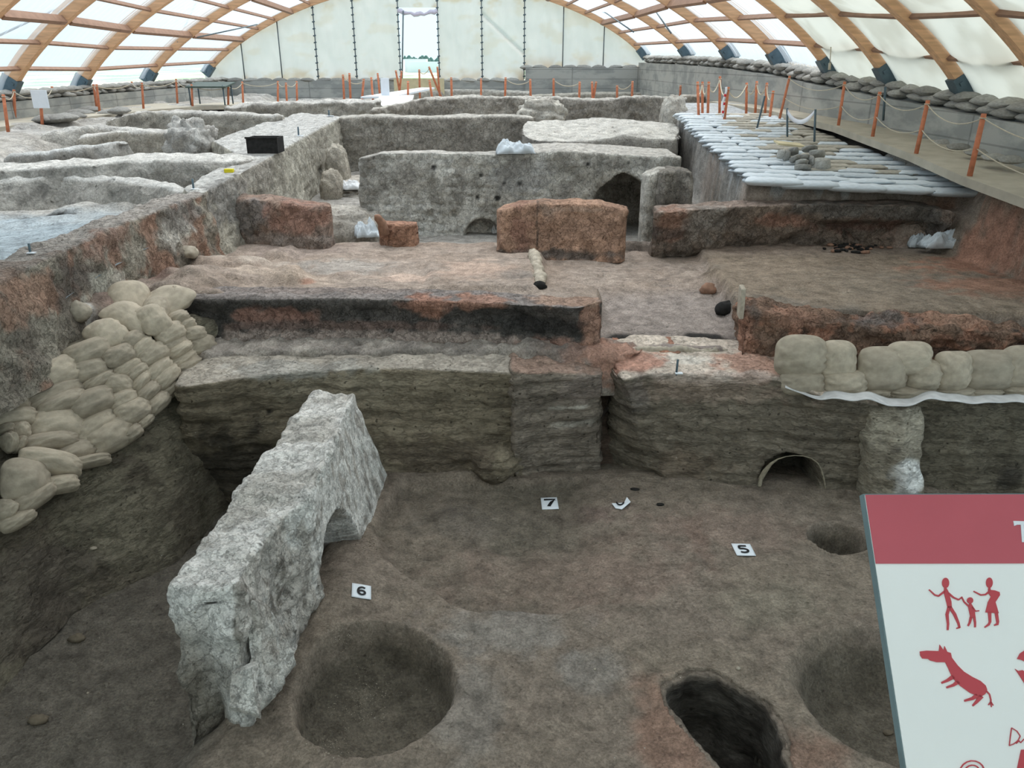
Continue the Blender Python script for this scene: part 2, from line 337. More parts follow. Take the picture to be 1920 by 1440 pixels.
# ================================================================== 2. ROOMS AT THE BURNT LEVEL (mid terrain)
def poly(z, *p): return [PZ(a, b, z)[:2] for a, b in p]
low = poly(1.05, (1018, 480), (1302, 474), (1335, 525), (1400, 605), (1390, 720), (1100, 720), (1125, 565), (1015, 550))
plat = poly(1.22, (805, 478), (1000, 478), (1010, 545), (800, 545))
bagpl = [PZ(*p) for p in ((1262, 222, 2.2), (1330, 285, 2.05), (1398, 347, 1.93), (1500, 350, 1.92), (1700, 356, 1.87), (1850, 371, 1.83))]+[(6.6, 9.6, 0), (8.5, 9.0, 0), (8.5, 20, 0), (4.0, 20, 0)]
rback = [PZ(*p) for p in ((1242, 392, 1.72), (1450, 384, 1.72), (1760, 386, 1.72), (1830, 400, 1.72), (1900, 418, 1.72), (2000, 436, 1.72), (2150, 455, 1.72))]
def h2(X, Y):
    wx, wy = X+.05*fz(X, Y, 2.2, 4, 21), Y+.05*fz(X, Y, 2.2, 4, 22)
    z = 1.2+.022*fz(X, Y, 1.1, 3, 23)+.013*fz(X, Y, 5, 5, 24)+.05*np.maximum(0, fz(X, Y, 1.3, 4, 33)-.12)*sm(-.3, -1.0, X)*sm(9.9, 9.3, Y)+.03*fz(X, Y, 3, 4, 34)*sm(5, 5.6, X)
    z = z-(.10+.17*sm(9.3, 7.2, Y))*sm(.03, -.05, sdpoly(wx, wy, low))+.05*sm(.02, -.04, sdpoly(wx, wy, plat))
    # floor of the far rooms, a little deeper
    z = z-.22*sm(10.35, 10.75, Y+.1*fz(X, Y, 1, 2, 3))*sm(3.0, 2.7, X)
    z = z+.22*sm(12.6, 14.2, Y)*sm(-1.2, -2.0, X)
    # west corner: rubble slope against the diagonal wall
    z = z+.18*sm(-2.6, -3.3, X)*sm(9.3, 7.8, Y)*(1+.6*fz(X, Y, 2, 3, 4))
    z = z+.10*np.exp(-((X+2.9)**2+(Y-7.35)**2)/.12)+.07*sm(.0, .5, fz(X, Y, 1.6, 3, 31))*sm(-1.4, -2.2, X)*sm(9.8, 8, Y)
    for pl, hgt in ((poly(1.25, (352, 500), (420, 486), (500, 489), (480, 501), (400, 514)), .10), (poly(1.25, (375, 530), (460, 513), (570, 508), (565, 520), (440, 536)), .08), (poly(1.25, (500, 470), (545, 462), (560, 472), (515, 480)), .07)):
        z = z+hgt*sm(.10, -.06, sdpoly(wx, wy, pl))*(1+.4*fz(X, Y, 3, 2, 35))
    # hollows
    for (px, py, rx, ry, d) in ((1200, 492, .17, .04, .06), (1240, 552, .16, .06, .05), (1165, 638, .2, .09, .2), (1310, 636, .24, .09, .2), (1325, 545, .09, .08, -.07), (1130, 540, .07, .05, .06), (1300, 528, .08, .05, .05), (940, 452, .2, .08, .08), (1230, 500, .06, .03, .05)):
        c = PZ(px, py, .95 if px > 1015 else 1.2); z = z-d*np.exp(-(((X-c[0])/rx)**2+((Y-c[1])/ry)**2)**2)
    # east room banks
    rb = [p[:2]+np.array([0, .42 if p[0] < 5 else .15]) for p in rback]+[(9, 8), (9, 12), (3.0, 12)]
    z = z+np.maximum(0, 1.68-z)*sm(.02+.22*sm(4.5, 5, X), -.04, sdpoly(wx, wy, rb))*sm(3.0, 3.2, X)
    s = sdpoly(wx, wy, [(p[0], p[1]) for p in bagpl]); tgt = 1.94+.055*(Y-10.5)-.045*sm(3.2, 5.6, X)*sm(13, 10, Y)
    z = z+np.maximum(0, tgt-z)*sm(.06, -.04, s)
    s = sdpoly(wx, wy, [(5.55, 7.9), (5.6, 10.0), (5.45, 12), (9, 12), (9, 7.4)]); z = z+np.maximum(0, 1.93+.07*(Y-8)-z)*sm(.10, -.05, s)
    gul = sm(.78, .9, X)*sm(2.1, 1.95, X)
    z = z-.7*sm(7.3, 7.15, Y)*(1-gul)*sm(4.9, 4.6, X)-.5*sm(6.98, 6.85, Y)*gul
    return z
def c2(P, N, nz):
    col = mix(np.tile(s2l(158, 138, 122), (len(P), 1)), s2l(150, 128, 110), np.clip(.5+fbm(P, 1.3, 4, 41), 0, 1))
    far = sm(10.2, 10.8, P[:, 1]); col = mix(col, GRY*.9, far)
    er = sm(1.7, 2.0, P[:, 0])*sm(9.9, 9.4, P[:, 1])*sm(1.1, 1.16, P[:, 2]); col = mix(col, s2l(142, 122, 100), er)
    col = mix(col, s2l(128, 114, 98), er*sm(0, .5, fbm(P, .9, 4, 43)))
    lw = sm(1.08, 1.0, P[:, 2])*(P[:, 1] < 10); col = mix(col, s2l(152, 136, 126), lw)
    lst = [(PZ(420, 490, 1.25), (.7, .35, .3), s2l(190, 168, 146), .7), (PZ(520, 520, 1.25), (.8, .2, .3), s2l(192, 162, 134), .7), (PZ(760, 520, 1.22), (.35, .2, .3), s2l(200, 160, 132), .8), (PZ(890, 505, 1.25), (.45, .5, .3), s2l(186, 146, 118), .75),
           (PZ(640, 500, 1.2), (.6, .4, .2), s2l(160, 150, 138), .7), (PZ(578, 528, 1.22), (.09, .1, .1), ORG, .9), (PZ(970, 520, 1.22), (.25, .2, .2), s2l(120, 112, 104), .5), (PZ(1100, 470, 1.1), (1.0, .14, .2), s2l(84, 74, 66), .75),
           (PZ(560, 470, 1.2), (.8, .4, .3), s2l(150, 126, 112), .6), (PZ(290, 530, 1.3), (.5, .25, .3), s2l(140, 100, 84), .8), (PZ(200, 620, 1.3), (.6, .5, .4), s2l(128, 98, 84), .85), (PZ(150, 590, 1.4), (.12, .1, .2), LGR, .8), (PZ(30, 640, 1.4), (.4, .1, .2), LGR, .8),
           (PZ(1200, 492, .95), (.2, .06, .2), CHR, .8), (PZ(1165, 640, .9), (.25, .12, .3), CHR*.6, .95), (PZ(1310, 638, .9), (.3, .12, .3), CHR*.6, .95), (PZ(1325, 545, .95), (.1, .09, .2), s2l(88, 70, 62), .9), (PZ(1240, 553, .9), (.18, .05, .2), s2l(105, 88, 78), .8),
           (PZ(1130, 541, .9), (.08, .05, .2), CHR, .8), (PZ(1700, 540, 1.2), (1.2, .8, .3), s2l(146, 128, 104), .5), (PZ(1600, 450, 1.25), (.9, .25, .4), s2l(118, 84, 64), .75), (PZ(1400, 460, 1.25), (.8, .2, .3), s2l(120, 96, 76), .6), (PZ(1500, 590, 1.2), (1.3, .2, .3), s2l(98, 90, 80), .45),
           (PZ(1840, 460, 1.45), (.9, .55, .55), s2l(178, 112, 74), .95), (PZ(1870, 520, 1.3), (.8, .5, .5), s2l(168, 108, 72), .85), (PZ(1780, 400, 1.6), (.4, .3, .3), s2l(160, 104, 70), .8), (PZ(1530, 375, 1.8), (1.8, .3, .25), s2l(122, 108, 90), .7), (PZ(1280, 270, 2.0), (.12, 1.6, .5), s2l(150, 112, 90), .7), (PZ(1320, 330, 1.7), (.3, .9, .6), s2l(158, 132, 112), .6)]
    pt_ = (sdpoly(P[:, 0], P[:, 1], [(p[0], p[1]) for p in bagpl]) < -.05)*(P[:, 0] < 5.4)*(P[:, 2] > 1.85); 
    col = blobs(P, col, lst, 5, .5); col = mix(col, s2l(176, 178, 178), pt_*.9)
    col = col*.76
    cr = np.abs(fbm(P*[1, 1, 0], 1.1, 3, 77)); col = mix(col, CHR, (1-sm(0, .012, cr))*.4*(P[:, 1] < 10))
    return col
floor2 = field('floor', -4.4, 7.6, 6.75, 20.2, .036, h2, M['floor'], c2)
# small terrace left of the mid terrain, above the sandbag bank
def h2b(X, Y):
    return 1.28+.2*sm(-3.3, -3.7, X)+.04*fz(X, Y, 2, 4, 51)+.02*fz(X, Y, 7, 3, 52)-2.6*sm(-.35, -.12, X-np.interp(Y, [3.2, 5, 5.9, 6.7, 7.2], [-4.3, -4.02, -3.65, -3.15, -2.7]))
def c2b(P, N, nz):
    col = mix(np.tile(s2l(126, 98, 86), (len(P), 1)), s2l(112, 96, 84), np.clip(.5+fbm(P, 2, 4, 53), 0, 1))
    return blobs(P, col, [(PZ(150, 590, 1.4), (.12, .12, .2), LGR, .9), (PZ(60, 640, 1.45), (.35, .12, .2), LGR, .9), (PZ(250, 600, 1.3), (.3, .2, .3), s2l(118, 104, 86), .6), (PZ(130, 650, 1.3), (.4, .12, .2), s2l(110, 78, 64), .6)], 7)
field('floor', -4.1, -2.6, 4.3, 7.3, .025, h2b, M['floor'], c2b)

# ================================================================== 3. WEST AND NORTH TERRAIN
def h3(X, Y):
    z = 1.6+.05*fz(X, Y, .5, 3, 61)+.02*fz(X, Y, 3, 4, 62)
    z = z+.06*(Y-11)*sm(11, 12, Y)*sm(20, 19, Y)*.5
    z = z+np.maximum(0, 2.12-z)*sm(-7.6, -9.2, X+.5*fz(X, Y, .6, 3, 63))
    z = z+np.maximum(0, 1.95-z)*sm(16, 19, Y+fz(X, Y, .5, 3, 64))
    z = z+.1*sm(.1, .5, fz(X, Y, .8, 3, 66))*sm(9, 11, Y)
    for px, py, r1, r2 in ((133, 391, .12, .1), (80, 404, .35, .1)):
        c = PZ(px, py, 1.6); z = z-.14*np.exp(-(((X-c[0])/r1)**2+((Y-c[1])/r2)**2))
    return z
def c3(P, N, nz):
    col = mix(np.tile(s2l(172, 166, 157), (len(P), 1)), s2l(156, 148, 136), np.clip(.5+fbm(P, .8, 4, 65)*1.2, 0, 1))
    col = mix(col, s2l(132, 146, 153), sm(10.4, 9.4, P[:, 1]+.5*fbm(P, 1, 3, 67)))  # blue cast of the sky light painted into the near floor
    return blobs(P, col, [(PZ(133, 391, 1.6), (.14, .16, .5), CHR*.3, 1), (PZ(80, 404, 1.6), (.42, .16, .5), CHR*.5, 1)], 8)  # both hollows blackened in the colour for the shade inside
field('floor', -13.5, -3.7, 2.0, 33.2, .065, h3, M['far'], c3)
def h4(X, Y):
    return 1.75+.09*fz(X, Y, .4, 3, 71)+.02*fz(X, Y, 3, 3, 72)+.35*sm(5.2, 6.2, X)
field('floor', -3.8, 7.5, 17.75, 33.2, .09, h4, M['far'], lambda P, N, nz: mix(np.tile(s2l(164, 156, 142), (len(P), 1)), s2l(146, 136, 120), np.clip(.5+fbm(P, .8, 4, 65), 0, 1)))

# ================================================================== 4. SECTIONS AND MUDBRICK WALLS
def A(*a): return np.array(a, float)
SEC = dict(res=.018, disp=.028, mat=M['section'])
# --- west earth bank (below the sandbags)
bankFB = [A(-3.55, 2.2, -.5), A(-3.32, 3.0, -.5), PZ(0, 1300, -.34), PZ(67, 1228, -.34), PZ(135, 1153, -.34), PZ(222, 1112, -.34), PZ(330, 1055, -.34), A(-2.55, 6.25, -.34), A(-2.4, 6.9, -.34)]
bankFT = [A(-4.3, 3.2, 1.2), A(-4.2, 4.2, 1.2), A(-4.02, 5.0, 1.22), A(-3.85, 5.45, 1.24), A(-3.65, 5.9, 1.25), A(-3.4, 6.3, 1.25), A(-3.15, 6.7, 1.26), A(-2.95, 6.95, 1.26), A(-2.7, 7.2, 1.15)]
bankBT = [p+A(-.6, .15, .0) for p in bankFT]; bankBB = [p*A(1, 1, 0) for p in bankBT]
bank = block('earth_bank', bankFT, bankBT, bankFB, bankBB, colf=cf(s2l(112, 104, 84), s2l(92, 82, 68), .9, 1.3, 3, [(PZ(60, 1120, 0), (.6, .6, .35), s2l(84, 74, 64), .6), (PZ(300, 830, .3), (.6, .6, .3), s2l(126, 116, 88), .6), (PZ(430, 900, .1), (.3, .4, .4), s2l(60, 54, 46), .8)], rub=.3), seed=12, topdisp=1, dscale=4, ends=(.1, .1), rnd=4,
    label='steep brown earth bank below the long sandbag stack, beside the deep trench', cat='earth bank', **SEC)
bank.data  # keep
# --- lower section, west part
def arch_carve(cx, w, h, y0, depth, axis=1):
    def f(P, N):
        x, z = P[..., 0], P[..., 2]; r = np.sqrt(((x-cx)/w)**2+(np.maximum(z, 0)/h)**2)
        m = sm(1.04, .93, r)*(P[..., axis] < y0+.35)*(z > -.6); P = P.copy(); P[..., 1] += m*depth; return P
    return f
def bulge(c, r, amt, dirv=(0, -1, 0)):
    def f(P, N):
        d = np.linalg.norm((P-np.array(c))/np.array(r), axis=-1); m = sm(1, .6, d); return P+np.array(dirv)*(m*amt)[..., None]
    return f
def chain(*fs):
    def f(P, N):
        for g in fs: P = g(P, N)
        return P
    return f
def lined(face, topc, seed, lst=()):
    return cf(face, face*.8, .8, 1.2, seed, lst, top=topc, strat=face*.62)
fA = [(-2.75, 6.3), (-2.2, 6.22), (-1.7, 6.18), (-1.0, 6.16), (-.5, 6.2), (.1, 6.32)]
FTa = LZ((375, 722, .9), (470, 706, .91), (560, 697, .91), (690, 690, .92), (820, 692, .92), (972, 700, .9))
BTa = [p+A(0, .65, .05) for p in FTa]; FBa = [A(x, y, -.45) for x, y in fA]; BBa = [A(p[0], p[1], -.4) for p in BTa]
secA = block('trench_section', FTa, BTa, FBa, BBa, colf=lined(s2l(126, 112, 88), s2l(156, 144, 128), 14, [(PY(450, 880, 6.3), (.5, .4, .5), s2l(56, 50, 42), .85), (PY(640, 730, 6.4), (.6, .3, .2), s2l(132, 120, 92), .5), (PY(820, 870, 6.2), (.7, .3, .25), s2l(96, 80, 62), .7), (PY(505, 772, 6.3), (.04, .06, .03), CHR*.4, .9), (PZ(560, 685, .95), (.7, .2, .1), s2l(150, 146, 136), .6)]), seed=15, strata=.022, ends=(.3, .03), topdisp=.4,
    carve=bulge(PY(930, 880, 6.2), (.26, .4, .2), .16), label='grey brown layered earth section with thin horizontal bands behind the plastered wall', cat='earth section', **SEC)
FTb = LZ((965, 668, .98), (1010, 668, .98), (1060, 672, .97), (1105, 690, .95), (1134, 718, .9)); 
FBb = [A(.03, 6.27, -.3), A(.2, 6.38, -.3), A(.42, 6.45, -.3), A(.66, 6.5, -.3), A(.8, 6.55, -.3)]
for i in range(5): FTb[i] = A(FTb[i][0], 6.36+.04*i, .93-.02*i)
BTb = [p+A(0, .75, .03) for p in FTb]; BBb = [A(p[0], p[1], -.3) for p in BTb]
secB = block('trench_section', FTb, BTb, FBb, BBb, colf=lined(s2l(128, 114, 98), s2l(140, 110, 92), 16, [(PY(1110, 730, 6.4), (.3, .3, .18), s2l(138, 118, 104), .7), (PY(1090, 800, 6.4), (.25, .3, .04), s2l(160, 150, 132), .7), (PY(1060, 770, 6.4), (.25, .2, .02), s2l(190, 180, 160), .5), (PY(1150, 830, 6.6), (.08, .5, .4), s2l(92, 70, 58), .6)]), seed=17, strata=.02, ends=(.05, .06), topdisp=1,
    label='pinkish brown earth section with a pale streak, next to the dark vertical crack', cat='earth section', **SEC)
# --- crack infill at the back of the gully
wall('gully_soil', [A(.7, 6.95, .88), A(.95, 6.97, .9), A(1.25, 6.95, .9), A(1.5, 6.9, .92)], (0, .5), -.3, (0, .32), res=.02, disp=.03, mat=M['section'], colf=cf(s2l(98, 76, 62), s2l(84, 68, 56), .8, 2, 5, top=s2l(160, 104, 76)), seed=19, topdisp=1,
    label='dark reddish soil packed at the back of the vertical crack', cat='soil')
# --- lower section, middle-right with the arched niche
FTc = LZ((1172, 712, .86), (1215, 700, .88), (1330, 701, .87), (1465, 712, .85), (1545, 745, .76), (1650, 762, .72))
FBc = [A(1.34, 6.42, -.3), A(1.4, 6.25, -.3), A(1.75, 6.12, -.3), A(2.25, 6.05, -.3), A(2.65, 6.05, -.3), A(3.1, 6.1, -.3)]
BTc = [p+A(0, .85 if i < 4 else .6, .07) for i, p in enumerate(FTc)]; BBc = [A(p[0], p[1], -.3) for p in BTc]
niche = PY(1487, 912, 6.05)
secC = block('trench_section', FTc, BTc, FBc, BBc, colf=lined(s2l(118, 106, 88), s2l(190, 170, 150), 18, [(PZ(1420, 680, .9), (.4, .35, .2), s2l(178, 112, 78), .8), (PZ(1250, 668, .92), (.4, .12, .2), s2l(206, 192, 172), .85), (PZ(1190, 670, .92), (.3, .25, .2), s2l(178, 108, 76), .9), (PZ(1340, 705, .86), (.7, .1, .08), s2l(204, 176, 156), .7), (PY(1300, 740, 6.3), (1.0, .3, .14), s2l(138, 112, 90), .7), (PY(1190, 760, 6.3), (.15, .3, .3), s2l(108, 98, 90), .6), (PY(1280, 880, 6.2), (.4, .3, .2), s2l(120, 96, 72), .5), (PY(1487, 880, 6.6), (.26, .3, .3), s2l(62, 56, 48), .8)]), seed=20, strata=.03, ends=(.08, .03), topdisp=.5,
    carve=arch_carve(niche[0], .25, .235, 6.0, .55), label='layered brown earth section with a low arched niche in it', cat='earth section', **SEC)
# plaster rim of the niche, laid on the face
def tree_of(o): return BVHTree.FromPolygons([tuple(v.co) for v in o.data.vertices], [tuple(p.vertices) for p in o.data.polygons])
TC = tree_of(secC); nr = []
for px, py in ((1424, 912), (1426, 898), (1434, 884), (1445, 870), (1458, 861), (1474, 856), (1490, 854), (1506, 855), (1521, 859), (1533, 868), (1540, 880), (1544, 896), (1547, 912), (1549, 922)):
    h_ = TC.ray_cast(Vector((0, 0, CH)), Vector(ray(px, py)).normalized())[0]; q = PY(px, py, 6.04); y_ = min(h_.y, 6.16) if h_ else 6.04
    nr.append(PY(px, py, min(y_, 6.14)))
o = tube('plaster_rim', nr, [.014, .022, .022, .014, .006, .004, .004, .004, .005, .006, .008, .010, .009, .004], simple('dull_plaster', s2l(140, 131, 114), .95, .3, 30, .6), None, 7)
o.parent = secC; o['label'] = 'thin broken pale plaster rim'
# --- pale buttress with white plaster
FTd = [A(3.0, 6.1, .72), A(3.2, 6.02, .74), A(3.4, 6.1, .72)]
FBd = [A(3.05, 5.86, -.3), A(3.22, 5.66, -.3), A(3.42, 5.78, -.3)]
BTd = [p+A(0, .5, 0) for p in FTd]; BBd = [A(p[0], p[1], -.3) for p in BTd]
block('clay_buttress', FTd, BTd, FBd, BBd, colf=cf(s2l(156, 144, 122), s2l(132, 120, 100), .8, 2, 22, [(PY(1718, 900, 5.8), (.17, .3, .15), WHT, 1), (PY(1690, 855, 5.8), (.06, .3, .06), s2l(98, 88, 74), .8)]), seed=23, ends=(.06, .08), topdisp=1,
    label='pale clay buttress with a white plaster lump at its foot', cat='buttress', carve=bulge(PY(1718, 905, 5.8), (.17, .3, .15), .07), **SEC)
# --- section behind the sign
FTe = [A(3.35, 6.28, .72), A(3.8, 6.25, .72), A(4.3, 6.2, .74), A(4.9, 6.1, .74), A(7.0, 6.0, .8)]
wall('trench_section', FTe, (0, .6), -.3, (0, .22), colf=lined(s2l(104, 94, 76), s2l(130, 118, 100), 24, [(PY(1900, 900, 6.0), (.12, .3, .15), s2l(60, 54, 46), .8)]), seed=25, strata=.03, ends=(.05, .1),
    label='dark banded earth section partly hidden behind the sign', cat='earth section', **SEC)
# --- burnt wall, west
FTm = LZ((318, 548, 1.36), (400, 556, 1.36), (520, 560, 1.36), (640, 558, 1.37), (760, 562, 1.37), (900, 567, 1.36), (1000, 572, 1.36), (1080, 577, 1.36), (1124, 566, 1.36))
FBm = [A(p[0]*1.0, 7.0-.0*i, .8) for i, p in enumerate(FTm)]; FBm[-1] = A(FBm[-1][0], 6.85, .8); FBm[-2] = A(FBm[-2][0], 6.9, .8)
for i, p in enumerate(FTm): p[1] = min(p[1], 7.1)
BTm = LZ((330, 532, 1.36), (420, 536, 1.37), (540, 538, 1.38), (650, 536, 1.38), (770, 540, 1.38), (900, 543, 1.37), (1000, 553, 1.36), (1080, 556, 1.35), (1120, 553, 1.35))
BBm = [A(p[0], p[1]+.05, 1.0) for p in BTm]
def undercut(P, N):
    m = sm(.98, 1.06, P[..., 2])*sm(1.34, 1.2, P[..., 2])*(P[..., 1] < 7.2)*sm(.85, .6, P[..., 0]); P = P.copy(); P[..., 1] += m*.07; return P
lstm = [(PY(520, 600, 7.0), (.5, .3, .09), s2l(160, 104, 80), .9), (PY(430, 570, 7.0), (.5, .3, .06), s2l(78, 72, 66), .6), (PY(800, 575, 7.05), (.26, .3, .12), s2l(182, 112, 76), .95), (PY(905, 568, 7.05), (.3, .3, .05), s2l(180, 114, 78), .8), (PY(870, 570, 7.05), (.08, .3, .1), s2l(176, 112, 78), .8),
        (PY(680, 640, 7.0), (1.9, .4, .09), s2l(168, 142, 126), .9), (PY(650, 618, 7.0), (1.6, .4, .05), s2l(128, 96, 82), .7), (PY(1030, 650, 6.9), (.3, .4, .08), s2l(158, 104, 78), .8), (PY(1112, 610, 6.9), (.13, .6, .3), s2l(172, 116, 84), .95), (PY(1010, 610, 7.0), (.5, .3, .1), s2l(50, 47, 45), .8),
        (PZ(450, 545, 1.37), (.9, .1, .08), s2l(136, 118, 108), .6), (PZ(650, 545, 1.37), (.9, .14, .08), s2l(146, 124, 112), .7), (PZ(1080, 560, 1.36), (.5, .25, .06), s2l(178, 130, 98), .9), (PY(700, 665, 7.0), (2, .5, .05), s2l(150, 138, 126), .8)]
block('burnt_wall', FTm, BTm, FBm, BBm, res=.018, disp=.035, mat=M['burnt'], colf=cf(s2l(72, 68, 64), s2l(98, 90, 84), .7, 2.2, 26, lstm, top=s2l(138, 126, 120)), seed=27, ends=(.15, .05), topdisp=.4, carve=undercut,
    label='long scorched mudbrick wall with charcoal and orange patches, ending at the doorway gap', cat='mudbrick wall')
# ledge rubble strip between burnt wall and section
wall('earth_ledge', [A(-2.85, 6.72, .99), A(-1.5, 6.78, .99), A(-.3, 6.8, .99), A(.5, 6.75, 1.0), A(1.0, 6.75, .97)], (0, .4), .6, (0, .12), res=.02, disp=.04, mat=M['floor'], colf=cf(s2l(150, 138, 126), s2l(118, 108, 100), .8, 3, 28, [(A(.9, 6.8, .95), (.5, .3, .3), s2l(166, 108, 78), .9), (A(.4, 6.8, 1), (.3, .2, .2), s2l(110, 90, 80), .6)]), seed=29, topdisp=1, ends=(.3, .2), dscale=7,
    label='rough grey rubble ledge along the foot of the scorched wall', cat='ledge')
# --- burnt wall, east
FTn = LZ((1394, 575, 1.27), (1460, 584, 1.26), (1540, 600, 1.22), (1640, 618, 1.18), (1760, 614, 1.2), (1870, 622, 1.18), (1990, 640, 1.12), (2300, 650, 1.2))
FBn = [A(p[0]-(.08 if i == 0 else 0), 6.82, .7) for i, p in enumerate(FTn)]
for p in FTn: p[1] = min(p[1], 6.98)
BTn = LZ((1390, 550, 1.3), (1462, 567, 1.27), (1537, 576, 1.26), (1597, 586, 1.25), (1725, 584, 1.25), (1875, 604, 1.22), (1990, 612, 1.2), (2300, 612, 1.3)); BBn = [A(p[0], p[1]+.05, .9) for p in BTn]
block('burnt_wall', FTn, BTn, FBn, BBn, res=.018, disp=.06, mat=M['burnt'], colf=cf(s2l(140, 104, 80), s2l(112, 88, 72), .8, 2.5, 30, [(PY(1410, 600, 6.9), (.12, .3, .15), s2l(94, 86, 80), .6), (PY(1400, 640, 6.9), (.1, .3, .25), s2l(182, 114, 76), .8), (PY(1490, 600, 6.9), (.3, .3, .12), s2l(176, 116, 80), .7), (PZ(1650, 595, 1.25), (.5, .15, .1), s2l(104, 98, 94), .7), (PZ(1790, 600, 1.22), (.4, .15, .1), s2l(180, 126, 90), .7), (PY(1800, 625, 6.9), (.5, .3, .07), s2l(184, 112, 72), .8), (PY(1920, 640, 6.9), (.25, .6, .3), s2l(70, 70, 68), .95), (PY(1740, 655, 6.9), (.5, .3, .06), s2l(74, 66, 60), .7)], alt2=s2l(168, 108, 76)), seed=31, ends=(.03, .1), topdisp=.8, dscale=6,
    label='crumbling orange burnt mudbrick wall behind the ledge sandbags', cat='mudbrick wall')
box('door_jamb_slab', PY(1390, 566, 7.05), (.022, 0, 0), (.01, .08, 0), (0, .01, .14), M['stone'], None, .01)
prop(bpy.data.objects['door_jamb_slab'], 'small upright pale grey slab at the corner of the orange burnt wall', 'stone slab')

# --- free standing plastered wall in the trench
FTp = [A(-1.47, 3.62, .8), A(-1.45, 3.9, .8), A(-1.38, 4.22, .82), A(-1.27, 4.4, .84), A(-1.27, 4.9, .85), A(-1.28, 5.5, .83), A(-1.31, 6.1, .82)]
BTp = [A(-1.84, 3.58, .78), A(-1.82, 3.95, .8), A(-1.8, 4.3, .82), A(-1.79, 4.65, .84), A(-1.75, 5.1, .83), A(-1.72, 5.6, .81), A(-1.68, 6.2, .8)]
FBp = [A(-1.44, 3.22, -.45), A(-1.36, 3.6, -.45), A(-1.28, 3.95, -.45), A(-1.2, 4.35, -.45), A(-1.12, 4.8, -.45), A(-1.05, 5.25, -.45), A(-.98, 6.3, -.45)]
BBp = [A(-1.78, 3.36, -.5), A(-1.78, 3.9, -.5), A(-1.75, 4.3, -.5), A(-1.72, 4.7, -.5), A(-1.7, 5.2, -.5), A(-1.68, 5.7, -.5), A(-1.66, 6.3, -.5)]
def pcarve(P, N):
    P = P.copy(); y, z = P[..., 1], P[..., 2]; front = sm(-1.68, -1.5, P[..., 0])
    r = np.sqrt(((y-4.74)/.42)**2+(np.maximum(z+.05, 0)/.54)**2); m = sm(1.04, .92, r)*front*(z < .5); P[..., 0] -= m*.28
    # shadow gap where the render has fallen away near the front end
    n = fbm(P, 3, 4, 90); m2 = sm(.28, .1, np.abs(y-3.98-.35*(z-.4))+.05*n)*front*(z > .3)*sm(.95, .6, z*1.0); P[..., 0] -= .035*m2
    # the end is broken: ragged lower front
    ridge = sm(.085, .02, np.abs(P[..., 0]+1.27+.0*z))*sm(.74, .8, z)*sm(4.3, 4.45, y); P[..., 2] += .035*ridge
    m3 = sm(3.75, 3.45, y); P[..., 1] += m3*(.05*fbm(P, 4, 3, 91))
    # missing lower courses below the overhang, front face
    m4 = sm(4.1, 3.7, y)*sm(.02, -.12, z)*front; P[..., 0] -= .05*m4
    return P
def cpl(P, N, nz):
    n = fbm(P, 2.3, 5, 33)
    col = mix(np.tile(s2l(214, 208, 199), (len(P), 1)), s2l(172, 164, 152), sm(-.1, .5, n)*.8)      # top
    side = sm(.6, .4, N[:, 2])*(P[:, 0] > -1.5); plas = side*sm(4.3, 4.45, P[:, 1]+.2*n+.25*(P[:, 2]-.4))
    col = mix(col, s2l(222, 218, 209), plas*.9); col = mix(col, s2l(160, 150, 138), plas*sm(.12, .4, fbm(P*[1, 1, .5], 9, 4, 34))*.8)
    st = side*(1-plas); col = mix(col, s2l(182, 172, 160), st*.8); col = mix(col, s2l(112, 104, 94), st*sm(.15, .35, fbm(P*[1, 1, .45], 13, 3, 35))*.8)
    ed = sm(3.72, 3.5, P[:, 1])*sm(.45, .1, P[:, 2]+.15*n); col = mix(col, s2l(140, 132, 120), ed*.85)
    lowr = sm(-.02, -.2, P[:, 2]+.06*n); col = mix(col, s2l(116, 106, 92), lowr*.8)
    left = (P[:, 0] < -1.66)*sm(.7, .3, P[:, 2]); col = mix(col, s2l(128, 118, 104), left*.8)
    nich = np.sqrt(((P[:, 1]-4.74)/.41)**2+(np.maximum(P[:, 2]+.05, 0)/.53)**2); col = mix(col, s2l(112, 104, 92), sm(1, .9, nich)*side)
    return blobs(P, col, [(A(-1.42, 3.66, .1), (.22, .3, .4), s2l(206, 200, 190), .9), (A(-1.1, 5.9, .5), (.12, .25, .3), s2l(190, 200, 190), .4), (A(-1.6, 3.5, .68), (.035, .3, .05), CHR, .8)], 9, .3)
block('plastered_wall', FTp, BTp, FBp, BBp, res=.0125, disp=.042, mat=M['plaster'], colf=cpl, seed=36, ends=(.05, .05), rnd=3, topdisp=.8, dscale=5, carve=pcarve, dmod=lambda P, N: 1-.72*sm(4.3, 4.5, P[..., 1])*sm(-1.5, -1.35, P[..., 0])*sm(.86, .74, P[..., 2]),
    label='thick pale plastered mudbrick wall standing alone in the trench', cat='mudbrick wall')
